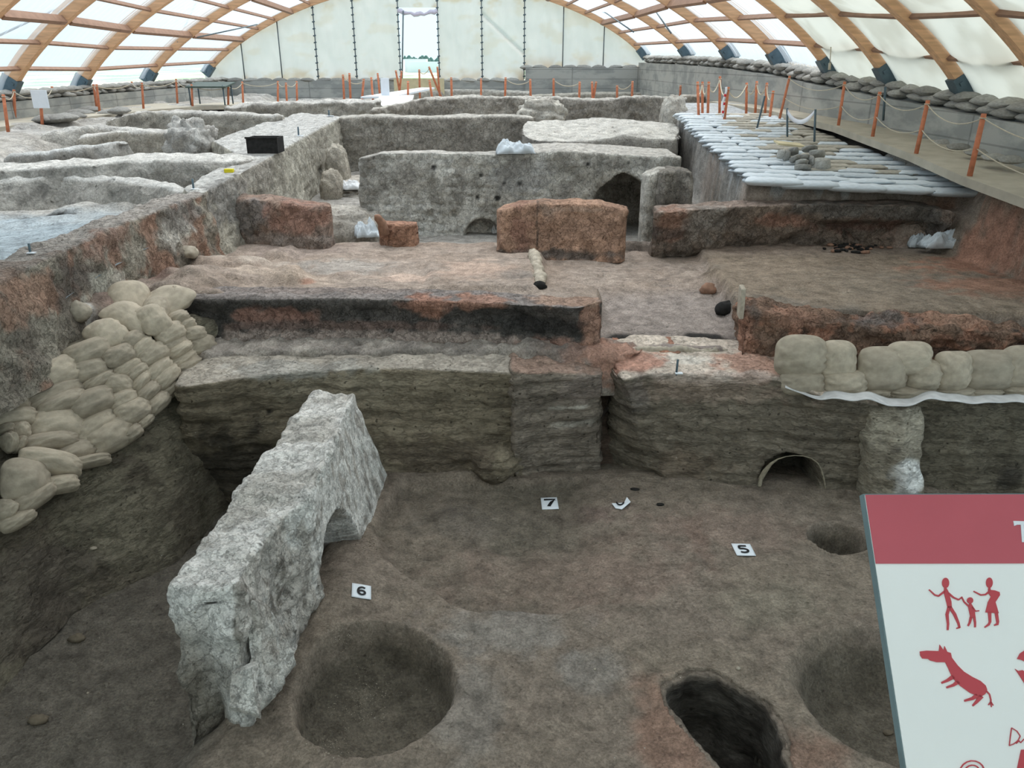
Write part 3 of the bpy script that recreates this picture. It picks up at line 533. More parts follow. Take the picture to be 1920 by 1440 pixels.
# fallen render slabs at its broken end
def slab(pts, t, nrm, name, mat, parent=None):
    pts = [np.array(p, float) for p in pts]; n = len(pts); nr_ = np.array(nrm, float); nr_ /= np.linalg.norm(nr_)
    V = [tuple(p) for p in pts]+[tuple(p-nr_*t) for p in pts]; F = [tuple(range(n)), tuple(range(2*n-1, n-1, -1))]+[(i, n+i, n+(i+1) % n, (i+1) % n) for i in range(n)]
    return mesh(name, V, F, mat, parent, False)
def rslab(px, Y, name, t=.04, n=30, seed=0):
    """irregular plate with a rough face between pixel corners at given distances"""
    c = [PY(a, b, y) for (a, b), y in zip(px, Y)]; u = np.linspace(0, 1, n)[:, None, None]; v = np.linspace(0, 1, n)[None, :, None]
    P = (c[0]*(1-u)+c[1]*u)*(1-v)+(c[3]*(1-u)+c[2]*u)*v; N = gnormals(P); 
    if N[..., 1].mean() > 0: N = -N
    P = P+N*(.012*fbm(P, 9, 4, seed))[..., None]
    e = np.maximum(np.abs(u*2-1), np.abs(v*2-1))[..., 0]; P = P-N*(t*sm(.8, 1, e))[..., None]; P[..., 0] += .012*fbm(P, 14, 2, seed+1)*sm(.7, 1, e)
    return P
pw = bpy.data.objects['plastered_wall']
for i, (px, Y) in enumerate([(((478, 1110), (505, 1120), (545, 1290), (492, 1350)), (3.66, 3.75, 3.52, 3.3)), (((505, 1125), (525, 1165), (562, 1240), (520, 1310)), (3.78, 3.85, 3.72, 3.5)), (((430, 1255), (475, 1240), (488, 1350), (422, 1330)), (3.36, 3.38, 3.2, 3.22))]):
    P = rslab(px, Y, 'render_slab', .06, 28, 50+i); cc = mix(np.tile(s2l(198, 193, 183), (P.shape[0]*P.shape[1], 1)), s2l(164, 154, 142), np.clip(.4+fbm(P.reshape(-1, 3), 6, 3, 51+i), 0, 1)); grid('render_slab', P, M['plaster'], cc, pw)

# --- west diagonal wall (near half burnt, far half brick)
FT1 = LZ((-420, 720, 1.9), (-120, 575, 1.92), (0, 525, 1.93), (120, 468, 1.93), (230, 418, 1.94), (330, 380, 1.95), (385, 362, 1.96))
wall('burnt_wall', FT1, (-.42, .05), 1.1, (-.16, 0), res=.024, disp=.05, mat=M['burnt'], colf=cf(s2l(146, 136, 118), s2l(110, 98, 86), .8, 1.6, 37, [(PY(30, 560, 5.8), (.3, .6, .2), s2l(172, 122, 88), .85), (PY(230, 450, 7.3), (.3, .7, .22), s2l(150, 106, 82), .8), (PY(160, 520, 6.6), (.2, .5, .2), s2l(90, 80, 72), .7), (PY(190, 540, 7), (.3, .4, .15), s2l(178, 172, 152), .8), (PY(250, 480, 7.3), (.2, .4, .18), s2l(180, 174, 150), .8), (PY(330, 440, 8.6), (.2, .4, .15), s2l(200, 190, 172), .8), (PY(350, 400, 8.8), (.2, .5, .2), s2l(120, 114, 108), .7), (PY(350, 460, 8.9), (.2, .3, .1), s2l(168, 128, 100), .6), (PZ(0, 510, 1.95), (.3, .8, .06), s2l(134, 110, 92), .7)], top=s2l(150, 140, 130), alt2=s2l(150, 106, 80)), seed=38, topdisp=.7, dscale=4,
    label='long diagonal mudbrick wall along the pale floor, its near half scorched orange', cat='mudbrick wall')
FT2 = LZ((385, 360, 1.97), (440, 330, 2.02), (505, 296, 2.1), (555, 265, 2.15), (600, 240, 2.22), (641, 219, 2.28))
BT2 = LZ((345, 352, 1.97), (395, 322, 2.0), (455, 297, 2.08), (395, 262, 2.12), (470, 236, 2.2), (560, 211, 2.28))
FB2 = [p*A(1, 1, 0)+A(.14, .0, 1.0) for p in FT2]; BB2 = [p*A(1, 1, 0)+A(0, 0, 1.3) for p in BT2]
block('mudbrick_wall', FT2, BT2, FB2, BB2, res=.035, disp=.045, mat=M['brick'], colf=cf(s2l(170, 162, 142), s2l(146, 138, 122), .8, 1.2, 39, [(PY(440, 370, 10), (.4, .9, .4), s2l(120, 116, 110), .8), (PY(500, 330, 11.2), (.4, .9, .3), s2l(138, 128, 116), .5)], top=s2l(176, 172, 164)), seed=40, topdisp=.4, dscale=3, brick=.14, ends=(.1, .2),
    label='broad pale mudbrick wall with visible courses, running back to the far rooms', cat='mudbrick wall')
# --- burnt cross wall left
def W(name, pts, th, zb, bat, base, alt, seed, label, mat='brick', cat='mudbrick wall', **k):
    lst = k.pop('lst', ()); kw = dict(res=.035, disp=.04, mat=M[mat], colf=cf(base, alt, .8, k.pop('cs', 1.6), seed, lst, top=k.pop('top', None), alt2=k.pop('alt2', None)), seed=seed, topdisp=.5, dscale=4); kw.update(k)
    return wall(name, LZ(*pts), th, zb, bat, label=label, cat=cat, **kw)
W('burnt_wall', ((390, 374, 1.76), (440, 370, 1.78), (520, 376, 1.78), (560, 384, 1.74), (595, 386, 1.73)), (.02, .4), 1.1, (-.02, .1), s2l(150, 118, 98), s2l(122, 104, 92), 42, 'dark reddish cross wall joining the long diagonal wall', mat='burnt', res=.024,
  lst=[(PY(440, 410, 10.1), (.5, .4, .3), s2l(124, 114, 106), .85), (PY(560, 410, 10.1), (.4, .4, .3), s2l(166, 108, 80), .8), (PY(520, 450, 10), (1, .4, .1), s2l(150, 134, 122), .6)])
W('burnt_block', ((712, 419, 1.48), (745, 420, 1.49), (777, 421, 1.47)), (0, .25), 1.1, (0, .04), s2l(170, 116, 84), s2l(150, 102, 76), 43, 'small knee-high orange mudbrick stub on the burnt floor', mat='burnt', cat='mudbrick stub', res=.02, disp=.02, ends=(.04, .03), brick=.08)
tube('clay_horn', [PY(722, 440, 10.05), PY(716, 418, 10.05), PY(708, 408, 10.0), PY(704, 405, 9.95)], [.07, .06, .05, .02], M['stone']); prop(bpy.data.objects['clay_horn'], 'small curled reddish clay horn on one end of the orange stub', 'clay horn')
bpy.data.objects['clay_horn'].data.materials[0] = simple('red_clay', s2l(142, 110, 92), .9, .2, 20, .5)
W('burnt_wall', ((948, 394, 1.7), (975, 384, 1.76), (1020, 381, 1.78), (1090, 381, 1.78), (1130, 384, 1.77), (1163, 391, 1.74)), (0, .42), 1.1, (.04, .12), s2l(176, 128, 96), s2l(150, 110, 84), 44, 'orange burnt mudbrick wall with a vertical crack, centre of the middle rooms', mat='burnt', res=.022,
  lst=[(PY(1060, 470, 10), (1.3, .5, .09), s2l(96, 86, 78), .9), (PY(975, 420, 10.1), (.2, .5, .35), s2l(152, 98, 72), .8), (PY(1006, 430, 10.1), (.015, .5, .6), s2l(70, 58, 50), .9), (PY(1020, 395, 10.1), (.2, .4, .15), s2l(130, 108, 90), .6), (PY(1100, 386, 10.1), (.6, .4, .04), s2l(188, 146, 116), .6)])
# room back wall (east) + its top runs into the plateau
K4 = LZ((1240, 398, 1.7), (1300, 393, 1.72), (1380, 388, 1.73), (1450, 385, 1.74), (1540, 382, 1.75), (1650, 384, 1.75), (1745, 386, 1.74), (1790, 398, 1.72))
wall('burnt_wall', K4, (0, .5), 1.1, (0, -.22), res=.024, disp=.04, mat=M['burnt'], colf=cf(s2l(134, 112, 94), s2l(112, 98, 86), .8, 1.8, 45, [(PY(1262, 420, 9.8), (.2, .5, .3), s2l(164, 108, 76), .8), (PY(1240, 440, 9.8), (.3, .5, .1), s2l(80, 72, 66), .7), (PY(1330, 415, 9.8), (.3, .5, .3), s2l(150, 138, 126), .6), (PY(1480, 420, 9.8), (.4, .5, .12), s2l(172, 106, 72), .75), (PY(1560, 395, 9.9), (.6, .5, .12), s2l(104, 96, 88), .85), (PY(1700, 400, 9.9), (.6, .5, .12), s2l(110, 102, 92), .85), (PY(1640, 435, 9.8), (.9, .5, .12), s2l(120, 80, 60), .85), (PY(1755, 430, 9.7), (.18, .5, .2), s2l(96, 88, 80), .8)], top=s2l(150, 126, 110)), seed=46, topdisp=.4, ends=(.05, .1),
    carve=lambda P, N: P+np.array([0, 1, 0])*(sm(1.56, 1.46, P[..., 2])*sm(.2, .6, sm(3.6, 4.2, P[..., 0]))*(P[..., 1] < 10.1)*.12)[..., None],
    label='long scorched back wall of the big room below the white sacks', cat='mudbrick wall')
# --- big plastered wall in the middle distance
FTk = LZ((688, 297, 2.1), (712, 288, 2.16), (800, 286, 2.17), (870, 290, 2.15), (930, 292, 2.14), (985, 285, 2.17), (1050, 281, 2.2), (1150, 289, 2.16), (1225, 296, 2.12), (1275, 300, 2.1))
for p in FTk: p[:2] *= 11.85/p[1]
BTk = [p+A(0, .36 if i < 5 else 1.3, .0) for i, p in enumerate(FTk)]; FBk = [p*A(1, 1, 0)+A(0 if i else -.15, -.06, .85) for i, p in enumerate(FTk)]; BBk = [p*A(1, 1, 0)+A(0, 0, .85) for p in BTk]
h1c = PY(1170, 440, 11.8); h2c = PY(905, 440, 11.8)
def kcarve(P, N):
    P = P.copy(); x, z = P[..., 0], P[..., 2]; fr = P[..., 1] < 12.05
    d = np.maximum(np.abs((x-h1c[0])/.46)**1.6, 0)+np.maximum((z-1.35)/.50+.25*(x-h1c[0]), 0)**2; P[..., 1] += sm(1.08, .9, d+.12*fbm(P, 3, 3, 7))*fr*.85
    r = np.sqrt(((x-h2c[0])/.27)**2+(np.maximum(z-.95, 0)/.28)**2); P[..., 1] += sm(1.05, .9, r)*fr*.22
    for a, b in ((806, 402), (850, 402)):
        q = PY(a, b, 11.8); P[..., 1] += .08*sm(1, .7, np.hypot((x-q[0])/.06, (z-q[2])/.07))*fr
    return P
hol = [(PY(a, b, 11.8), (.045, .1, .045), CHR*.5, .95) for a, b in ((813, 314), (902, 330), (1103, 308), (1180, 305), (945, 344), (973, 345), (895, 371), (932, 371))]
block('plastered_wall', FTk, BTk, FBk, BBk, res=.026, disp=.03, mat=M['plaster'], colf=cf(s2l(202, 197, 184), s2l(164, 156, 142), .9, 1.4, 47, [(PY(740, 330, 11.8), (.3, .4, .25), s2l(126, 118, 106), .6), (PY(690, 360, 11.8), (.3, .6, .6), s2l(128, 120, 108), .7), (PY(800, 430, 11.8), (1.0, .4, .1), s2l(196, 192, 180), .6), (PY(760, 390, 11.8), (.6, .4, .2), s2l(196, 190, 176), .7), (PY(860, 350, 11.8), (.12, .4, .3), s2l(120, 112, 100), .7), (PY(980, 330, 11.8), (.5, .4, .3), s2l(150, 146, 140), .7), (PY(1180, 310, 11.8), (.9, .4, .12), s2l(126, 120, 110), .6), (PY(1060, 400, 11.8), (.3, .4, .4), s2l(140, 130, 118), .5), (PY(1170, 390, 12.5), (.5, .6, .6), s2l(104, 96, 84), .8)]+hol, top=s2l(176, 168, 156), alt2=s2l(130, 124, 112)), seed=48, topdisp=.6, dscale=3, carve=kcarve, ends=(.15, .05), brick=.13,
    label='large peeling plastered wall with a dark arched hollow and round holes', cat='mudbrick wall')
W('plaster_pillar', ((1222, 326, 2.0), (1240, 318, 2.05), (1252, 320, 2.05)), (.02, .5), .85, (.02, .05), s2l(186, 178, 164), s2l(150, 142, 128), 49, 'narrow pale plaster pillar beside the dark hollow', mat='plaster', cat='pillar', disp=.03)
W('mudbrick_stub', ((1252, 322, 2.05), (1275, 320, 2.05), (1292, 322, 2.05)), (0, .6), .85, (0, .02), s2l(128, 120, 108), s2l(110, 102, 92), 50, 'squat grey mudbrick stub touching the plaster pillar', cat='mudbrick stub')
# alley on the left of the plastered wall: lumps
def lump(name, c, r, mat, base, alt, seed, label, cat='earth mound', disp=.12, n=46, ds=3):
    u = np.linspace(0, 2*PI, n)[:, None]; v = np.linspace(0, PI*.62, n//2)[None, :]
    D = np.stack([np.cos(u)*np.sin(v), np.sin(u)*np.sin(v), np.cos(v)+0*u], -1); D[-1] = D[0]
    S = np.sign(D)*np.abs(D)**.8; S[-1] = S[0]
    P = np.array(c)+S*np.array(r)*(1+disp*fbm(D+np.array(c), ds, 5, seed))[..., None]
    cols = cf(base, alt, .8, 2, seed)(P.reshape(-1, 3), np.abs(D).reshape(-1, 3), None)
    o = grid(name, P, M[mat], cols); prop(o, label, cat); return o
lump('earth_mound', PZ(640, 452, 1.0)+A(0, .4, 0), (.6, .5, .42), 'far', s2l(172, 162, 148), s2l(148, 138, 124), 51, 'low rounded grey mound beside the large peeling wall')
lump('earth_mound', PZ(650, 345, 1.3)+A(.1, .2, -.1), (.5, 1.0, .16), 'far', s2l(168, 158, 144), s2l(148, 138, 124), 52, 'flat grey earth step at the head of the alley')
lump('mudbrick_stub', PY(632, 305, 15.2)-A(0, 0, .3), (.22, .3, .62), 'far', s2l(158, 148, 130), s2l(140, 130, 112), 53, 'tall rounded clay stub against the pale brick wall', 'mudbrick stub', .1)
lump('mudbrick_stub', PY(622, 335, 14.2)-A(0, 0, .3), (.2, .3, .45), 'far', s2l(158, 146, 128), s2l(140, 130, 112), 54, 'shorter rounded clay stub in front of the tall one', 'mudbrick stub', .1)
hol2 = [(PY(a, b, 17), (.07, .2, .07), CHR*.5, .9) for a, b in ((762, 228), (805, 258), (898, 268), (985, 232), (972, 244), (942, 232))]+[(PY(a, 250, 17), (.03, .3, .9), s2l(80, 76, 68), .8) for a in (660, 680, 725)]
W('mudbrick_wall', ((640, 219, 2.3), (720, 217, 2.32), (800, 220, 2.3), (900, 217, 2.32), (960, 216, 2.33), (995, 219, 2.3)), (0, .6), 1.2, (0, .05), s2l(142, 134, 120), s2l(122, 114, 102), 55, 'straight grey brown mudbrick wall closing the back of the alley', res=.045, brick=.18, top=s2l(176, 168, 154), lst=hol2)
FT7 = LY((990, 256, 14.6), (1040, 262, 14.5), (1100, 261, 14.5), (1180, 256, 14.6), (1262, 262, 14.6)); BT7 = LY((992, 228, 17.5), (1040, 222, 18), (1100, 220, 18.3), (1180, 224, 18), (1262, 230, 17.5))
block('earth_platform', FT7, BT7, [p*A(1, 1, 0)+A(0, -.1, 1.2) for p in FT7], [p*A(1, 1, 0)+A(0, 0, 1.2) for p in BT7], res=.045, disp=.06, mat=M['far'], colf=cf(s2l(138, 132, 122), s2l(118, 112, 104), .8, 1, 56, top=s2l(178, 172, 160)), seed=57, topdisp=1, dscale=1.6,
    label='broad smooth earth platform behind the large peeling wall', cat='earth platform')
W('mudbrick_wall', ((700, 205, 2.35), (800, 184, 2.5), (880, 180, 2.54), (960, 181, 2.52), (1040, 182, 2.5), (1110, 186, 2.45), (1150, 184, 2.47), (1190, 180, 2.5), (1235, 181, 2.5), (1285, 184, 2.48)), (0, .6), 1.3, (0, .1), s2l(146, 138, 124), s2l(124, 116, 104), 58, 'long far mudbrick wall with post holes, in front of the orange posts', res=.055, disp=.07, top=s2l(176, 168, 154), brick=.2,
  lst=[(PY(a, b, 22.5), (.1, .3, .1), CHR*.5, .9) for a, b in ((925, 192), (957, 186), (1104, 190), (975, 190), (1118, 204), (932, 203))])
W('mudbrick_wall', ((1285, 179, 2.5), (1330, 178, 2.5), (1395, 180, 2.48)), (0, .6), 1.6, (0, .1), s2l(140, 130, 112), s2l(120, 112, 98), 59, 'short brown wall behind the cluster of orange posts', res=.06, top=s2l(176, 166, 150))
W('mudbrick_wall', ((770, 172, 2.3), (840, 168, 2.35), (900, 168, 2.35), (990, 172, 2.3)), (0, .8), 1.5, (0, .1), s2l(158, 150, 134), s2l(138, 130, 116), 60, 'low mudbrick wall directly below the canvas end wall', res=.07, top=s2l(182, 174, 160))
W('mudbrick_wall', ((1000, 178, 2.2), (1100, 174, 2.25), (1200, 173, 2.26), (1300, 176, 2.2)), (0, .8), 1.5, (0, .1), s2l(150, 142, 124), s2l(130, 122, 108), 61, 'far low brown wall in front of the raised concrete wall', res=.07, top=s2l(176, 168, 150))
lump('earth_mound', PY(1015, 216, 19.2)-A(0, 0, .1), (.55, .5, .45), 'far', s2l(176, 168, 152), s2l(152, 144, 130), 62, 'pointed pale mudbrick remnant on the far edge of the smooth platform', 'mudbrick remnant', .2)
lump('mudbrick_stub', PY(1262, 222, 18.6)-A(0, 0, .1), (.28, .5, .58), 'far', s2l(178, 172, 158), s2l(150, 142, 128), 63, 'pale slanting wall end beside the upper corner of the white sacks', 'mudbrick stub', .12)
# --- west rooms
W('mudbrick_wall', ((-60, 345, 1.93), (0, 338, 1.95), (60, 333, 1.97), (110, 329, 1.98), (200, 334, 1.97), (290, 344, 1.93), (335, 356, 1.9)), (0, .35), 1.4, (0, .35), s2l(146, 140, 130), s2l(128, 122, 112), 64, 'low grey wall bordering the pale sky-tinted floor', mat='far', disp=.06, top=s2l(176, 172, 164), lst=[(PY(55, 350, 10.9), (.2, .4, .06), s2l(96, 92, 86), .7), (PY(103, 363, 10.9), (.06, .4, .08), s2l(88, 84, 78), .8), (PY(97, 348, 10.9), (.08, .4, .06), s2l(96, 92, 86), .7)])
W('mudbrick_wall', ((-60, 322, 2.06), (0, 319, 2.07), (35, 316, 2.08), (100, 312, 2.1), (160, 308, 2.12), (225, 301, 2.15), (300, 300, 2.15), (380, 301, 2.13), (445, 303, 2.1)), (.0, .7), 1.45, (0, .15), s2l(154, 148, 138), s2l(132, 126, 116), 65, 'second grey wall beyond the pale floor, with small round holes', mat='far', disp=.05, top=s2l(184, 178, 168), bz=.03,
  lst=[(PY(a, b, 12.2), (.06, .3, .06), CHR*.5, .95) for a, b in ((290, 305), (315, 302), (343, 319))]+[(PY(268, 325, 12.1), (.05, .3, .14), CHR, .9), (PY(235, 330, 12.1), (.22, .3, .1), s2l(112, 106, 98), .8), (PY(60, 322, 12.2), (.8, .4, .12), s2l(112, 104, 92), .7), (PY(360, 330, 12), (.8, .3, .2), s2l(172, 170, 164), .5)])
W('mudbrick_wall', ((20, 291, 2.08), (86, 284, 2.12), (140, 279, 2.15), (215, 267, 2.2)), (0, .4), 1.5, (0, .2), s2l(150, 146, 138), s2l(118, 112, 102), 66, 'third low wall beyond the pale floor, ending in a pale point', mat='far', disp=.07, res=.045, top=s2l(178, 176, 170))
W('mudbrick_wall', ((150, 256, 2.15), (206, 248, 2.2), (240, 246, 2.2), (290, 246, 2.2), (328, 248, 2.18)), (0, .5), 1.5, (0, .1), s2l(144, 136, 120), s2l(128, 120, 106), 67, 'fourth brown wall beyond the pale floor, behind the pale point', mat='far', disp=.06, res=.05, top=s2l(178, 172, 162))
W('mudbrick_wall', ((80, 247, 2.2), (140, 240, 2.25), (200, 238, 2.25), (262, 244, 2.2)), (0, .4), 1.7, (0, .3), s2l(150, 144, 132), s2l(132, 126, 114), 68, 'thin eroded ridge just below the far walkway', mat='far', disp=.08, res=.05, top=s2l(178, 172, 162))
W('mudbrick_wall', ((200, 226, 2.3), (240, 214, 2.38), (300, 209, 2.4), (335, 210, 2.4), (380, 212, 2.4), (450, 213, 2.38), (512, 217, 2.34)), (0, .6), 1.6, (0, .1), s2l(146, 140, 126), s2l(128, 122, 110), 69, 'fifth grey wall, tall and corner-shaped, below the walkway', mat='far', disp=.07, res=.05, top=s2l(176, 170, 160), lst=[(PY(375, 235, 20.5), (.04, .5, .7), s2l(90, 86, 80), .7)])
W('mudbrick_wall', ((425, 200, 2.35), (470, 194, 2.42), (520, 192, 2.45), (580, 190, 2.46), (640, 188, 2.48), (700, 190, 2.45)), (0, .8), 1.6, (0, .1), s2l(142, 136, 122), s2l(120, 114, 102), 70, 'long low far wall in line with the orange posts', mat='far', disp=.1, res=.06, top=s2l(176, 170, 160))
lump('earth_mound', PY(358, 262, 14.6)-A(0, 0, .15), (.38, .5, .5), 'far', s2l(174, 170, 162), s2l(136, 130, 120), 71, 'pale craggy lump beside the small grey rooms', 'earth mound', .25)
# black crate
cr = empty('black_crate', PZ(493, 288, 2.12), label='black open crate on the broad pale wall', cat='crate')
P0 = PY(468, 263, 13.3); P1 = PY(519, 264, 13.3); P2 = PY(522, 286, 13.3); P3 = PY(475, 290, 13.3)
def lc(o, p): return tuple(np.array(p)-np.array(o.location))
cw = (P1-P0)[0]; cz = P0[2]-P3[2]
c0 = np.array(cr.location)
for nm, c, x, y, z in (('front_panel', (0, .0, cz/2), (cw/2, 0, 0), (0, .01, 0), (0, 0, cz/2)), ('back_panel', (0, .35, cz/2), (cw/2, 0, 0), (0, .01, 0), (0, 0, cz/2)), ('side_panel', (-cw/2, .175, cz/2), (.01, 0, 0), (0, .18, 0), (0, 0, cz/2)), ('side_panel', (cw/2, .175, cz/2), (.01, 0, 0), (0, .18, 0), (0, 0, cz/2)), ('rim', (0, -.005, cz), (cw/2+.02, 0, 0), (0, .02, 0), (0, 0, .012))):
    box(nm, c, x, y, z, M['dark'], cr)
# ================================================================== 5. SHELTER: walls, arches, roof
def vcol(m_name, base, dark, sc=1.2):
    m, nt, N, K, B = nodes(m_name)
    g = N.new('ShaderNodeNewGeometry'); mp = N.new('ShaderNodeMapping'); mp.inputs['Scale'].default_value = (1, 1, 2.2); K.new(g.outputs['Position'], mp.inputs[0])
    n = N.new('ShaderNodeTexNoise'); n.inputs['Scale'].default_value = sc; n.inputs['Detail'].default_value = 7; n.inputs['Roughness'].default_value = .6; K.new(mp.outputs[0], n.inputs['Vector'])
    cr = N.new('ShaderNodeValToRGB'); cr.color_ramp.elements[0].position = .42; cr.color_ramp.elements[0].color = (*dark, 1); cr.color_ramp.elements[1].position = .55; cr.color_ramp.elements[1].color = (*base, 1)
    K.new(n.outputs[0], cr.inputs[0])
    sx = N.new('ShaderNodeSeparateXYZ'); K.new(g.outputs['Position'], sx.inputs[0])
    md = N.new('ShaderNodeMath'); md.operation = 'PINGPONG'; md.inputs[1].default_value = .17; K.new(sx.outputs['Z'], md.inputs[0])
    ls = N.new('ShaderNodeMath'); ls.operation = 'LESS_THAN'; ls.inputs[1].default_value = .012; K.new(md.outputs[0], ls.inputs[0])
    sm_ = N.new('ShaderNodeMath'); sm_.operation = 'ADD'; K.new(sx.outputs['X'], sm_.inputs[0]); K.new(sx.outputs['Y'], sm_.inputs[1])
    m2 = N.new('ShaderNodeMath'); m2.operation = 'PINGPONG'; m2.inputs[1].default_value = 1.25; K.new(sm_.outputs[0], m2.inputs[0])
    l2 = N.new('ShaderNodeMath'); l2.operation = 'LESS_THAN'; l2.inputs[1].default_value = .02; K.new(m2.outputs[0], l2.inputs[0])
    mxx = N.new('ShaderNodeMath'); mxx.operation = 'MAXIMUM'; K.new(ls.outputs[0], mxx.inputs[0]); K.new(l2.outputs[0], mxx.inputs[1])
    mx = N.new('ShaderNodeMixRGB'); mx.blend_type = 'MULTIPLY'; ml = N.new('ShaderNodeMath'); ml.operation = 'MULTIPLY'; ml.inputs[1].default_value = .45; K.new(mxx.outputs[0], ml.inputs[0])
    K.new(ml.outputs[0], mx.inputs[0]); K.new(cr.outputs[0], mx.inputs[1]); mx.inputs[2].default_value = (.3, .3, .3, 1)
    K.new(mx.outputs[0], B.inputs['Base Color']); B.inputs['Roughness'].default_value = .9
    return m
M['concrete'] = vcol('poured_concrete', s2l(172, 172, 166), s2l(146, 148, 144))
def sheet_mat(name, rgb, tr, tl):
    m = bpy.data.materials.new(name); m.use_nodes = True; nt = m.node_tree; N, K = nt.nodes, nt.links; N.clear()
    out = N.new('ShaderNodeOutputMaterial'); t = N.new('ShaderNodeBsdfTransparent'); t.inputs[0].default_value = (*rgb, 1); l = N.new('ShaderNodeBsdfTranslucent'); l.inputs[0].default_value = (*rgb, 1)
    d = N.new('ShaderNodeBsdfDiffuse'); d.inputs[0].default_value = (*rgb, 1); tc = N.new('ShaderNodeTexCoord'); n = N.new('ShaderNodeTexNoise'); n.inputs['Scale'].default_value = 1.1; K.new(tc.outputs['Object'], n.inputs['Vector'])
    r = N.new('ShaderNodeMapRange'); r.inputs[3].default_value = tr-.08; r.inputs[4].default_value = tr+.08; K.new(n.outputs[0], r.inputs[0])
    a = N.new('ShaderNodeMixShader'); a.inputs[0].default_value = tl; K.new(d.outputs[0], a.inputs[1]); K.new(l.outputs[0], a.inputs[2])
    b = N.new('ShaderNodeMixShader'); K.new(r.outputs[0], b.inputs[0]); K.new(a.outputs[0], b.inputs[1]); K.new(t.outputs[0], b.inputs[2]); K.new(b.outputs[0], out.inputs[0])
    return m
M['roof'] = sheet_mat('translucent_roof_sheet', (.87, .93, 1), .62, .35)
def canvas_mat(name, rgb, tl=.5):
    m = bpy.data.materials.new(name); m.use_nodes = True; nt = m.node_tree; N, K = nt.nodes, nt.links; N.clear()
    out = N.new('ShaderNodeOutputMaterial'); at = N.new('ShaderNodeAttribute'); at.attribute_name = 'Col'
    g = N.new('ShaderNodeNewGeometry'); n = N.new('ShaderNodeTexNoise'); n.inputs['Scale'].default_value = 1.3; n.inputs['Detail'].default_value = 6; K.new(g.outputs['Position'], n.inputs['Vector'])
    r = N.new('ShaderNodeMapRange'); r.inputs[3].default_value = .9; r.inputs[4].default_value = 1.08; K.new(n.outputs[0], r.inputs[0])
    v = N.new('ShaderNodeVectorMath'); v.operation = 'SCALE'; K.new(at.outputs['Color'], v.inputs[0]); K.new(r.outputs[0], v.inputs['Scale'])
    d = N.new('ShaderNodeBsdfDiffuse'); l = N.new('ShaderNodeBsdfTranslucent'); K.new(v.outputs[0], d.inputs[0]); K.new(v.outputs[0], l.inputs[0])
    a = N.new('ShaderNodeMixShader'); a.inputs[0].default_value = tl; K.new(d.outputs[0], a.inputs[1]); K.new(l.outputs[0], a.inputs[2]); K.new(a.outputs[0], out.inputs[0])
    return m
M['canvas'] = canvas_mat('canvas', None, .36); M['tarp'] = canvas_mat('cream_tarpaulin', None, .42)
# arch stations: Y, left foot (X, z), left exit px, right foot, right exit px
AR = [(33.1, (-11.8, 2.93), (590, 0), (5.12, 3.54), (1048, 0)), (26.8, (-11.45, 2.81), (447, 0), (5.5, 3.5), (1155, 0)), (22.3, (-11.34, 2.69), (301, 0), (5.7, 3.43), (1255, 0)),
      (18.8, (-11.16, 2.73), (152, 0), (5.9, 3.31), (1347, 0)), (16.2, (-11.1, 2.7), (5, 0), (6.1, 3.17), (1447, 0)), (14.1, (-11.05, 2.7), None, (6.31, 3.05), (1555, 0)),
      (12.1, (-11, 2.7), None, (6.55, 2.92), (1683, 0)), (10.3, (-11, 2.7), None, (6.75, 2.84), (1857, 0)), (8.0, (-11, 2.7), None, (6.9, 2.8), None), (5.5, (-11, 2.7), None, (7, 2.8), None), (2.8, (-11, 2.7), None, (7, 2.8), None), (0, (-11, 2.7), None, (7, 2.8), None), (-3, (-11, 2.7), None, (7, 2.8), None)]
arches = []
for Y, lf, le, rf, re in AR:
    def hh(e):
        if e is None: return None
        p = PY(e[0], e[1], Y); s = 2*(p[0]-lf[0])/(rf[0]-lf[0])-1; zf = lf[1]+(rf[1]-lf[1])*(s+1)/2
        return (p[2]-zf)/(1-s*s)**.8
    hl, hr = hh(le), hh(re); hl = hl or (hr or 3.1); hr = hr or hl
    arches.append((Y, lf[0], lf[1], rf[0], rf[1], hl, hr))
AY = np.array([a[0] for a in arches])[::-1]; AV = np.array([a[1:] for a in arches])[::-1]
def roof_at(Y, t):
    """t 0..1 from left foot to right foot"""
    xl, zl, xr, zr, hl, hr = [np.interp(Y, AY, AV[:, k]) for k in range(6)]
    s = -np.cos(PI*np.asarray(t)); X = xl+(xr-xl)*(s+1)/2; zf = zl+(zr-zl)*(s+1)/2; h = hl+(hr-hl)*sm(-.5, .5, s)
    return X, zf+h*np.maximum(0, 1-s*s)**.8
NT = 64; TT = np.linspace(0, 1, NT)
ordn = ['at the end wall', 'second from the end wall', 'third from the end wall', 'fourth from the end wall', 'fifth from the end wall', 'sixth from the end wall', 'seventh from the end wall', 'eighth from the end wall', 'ninth from the end wall']
tangs = {}
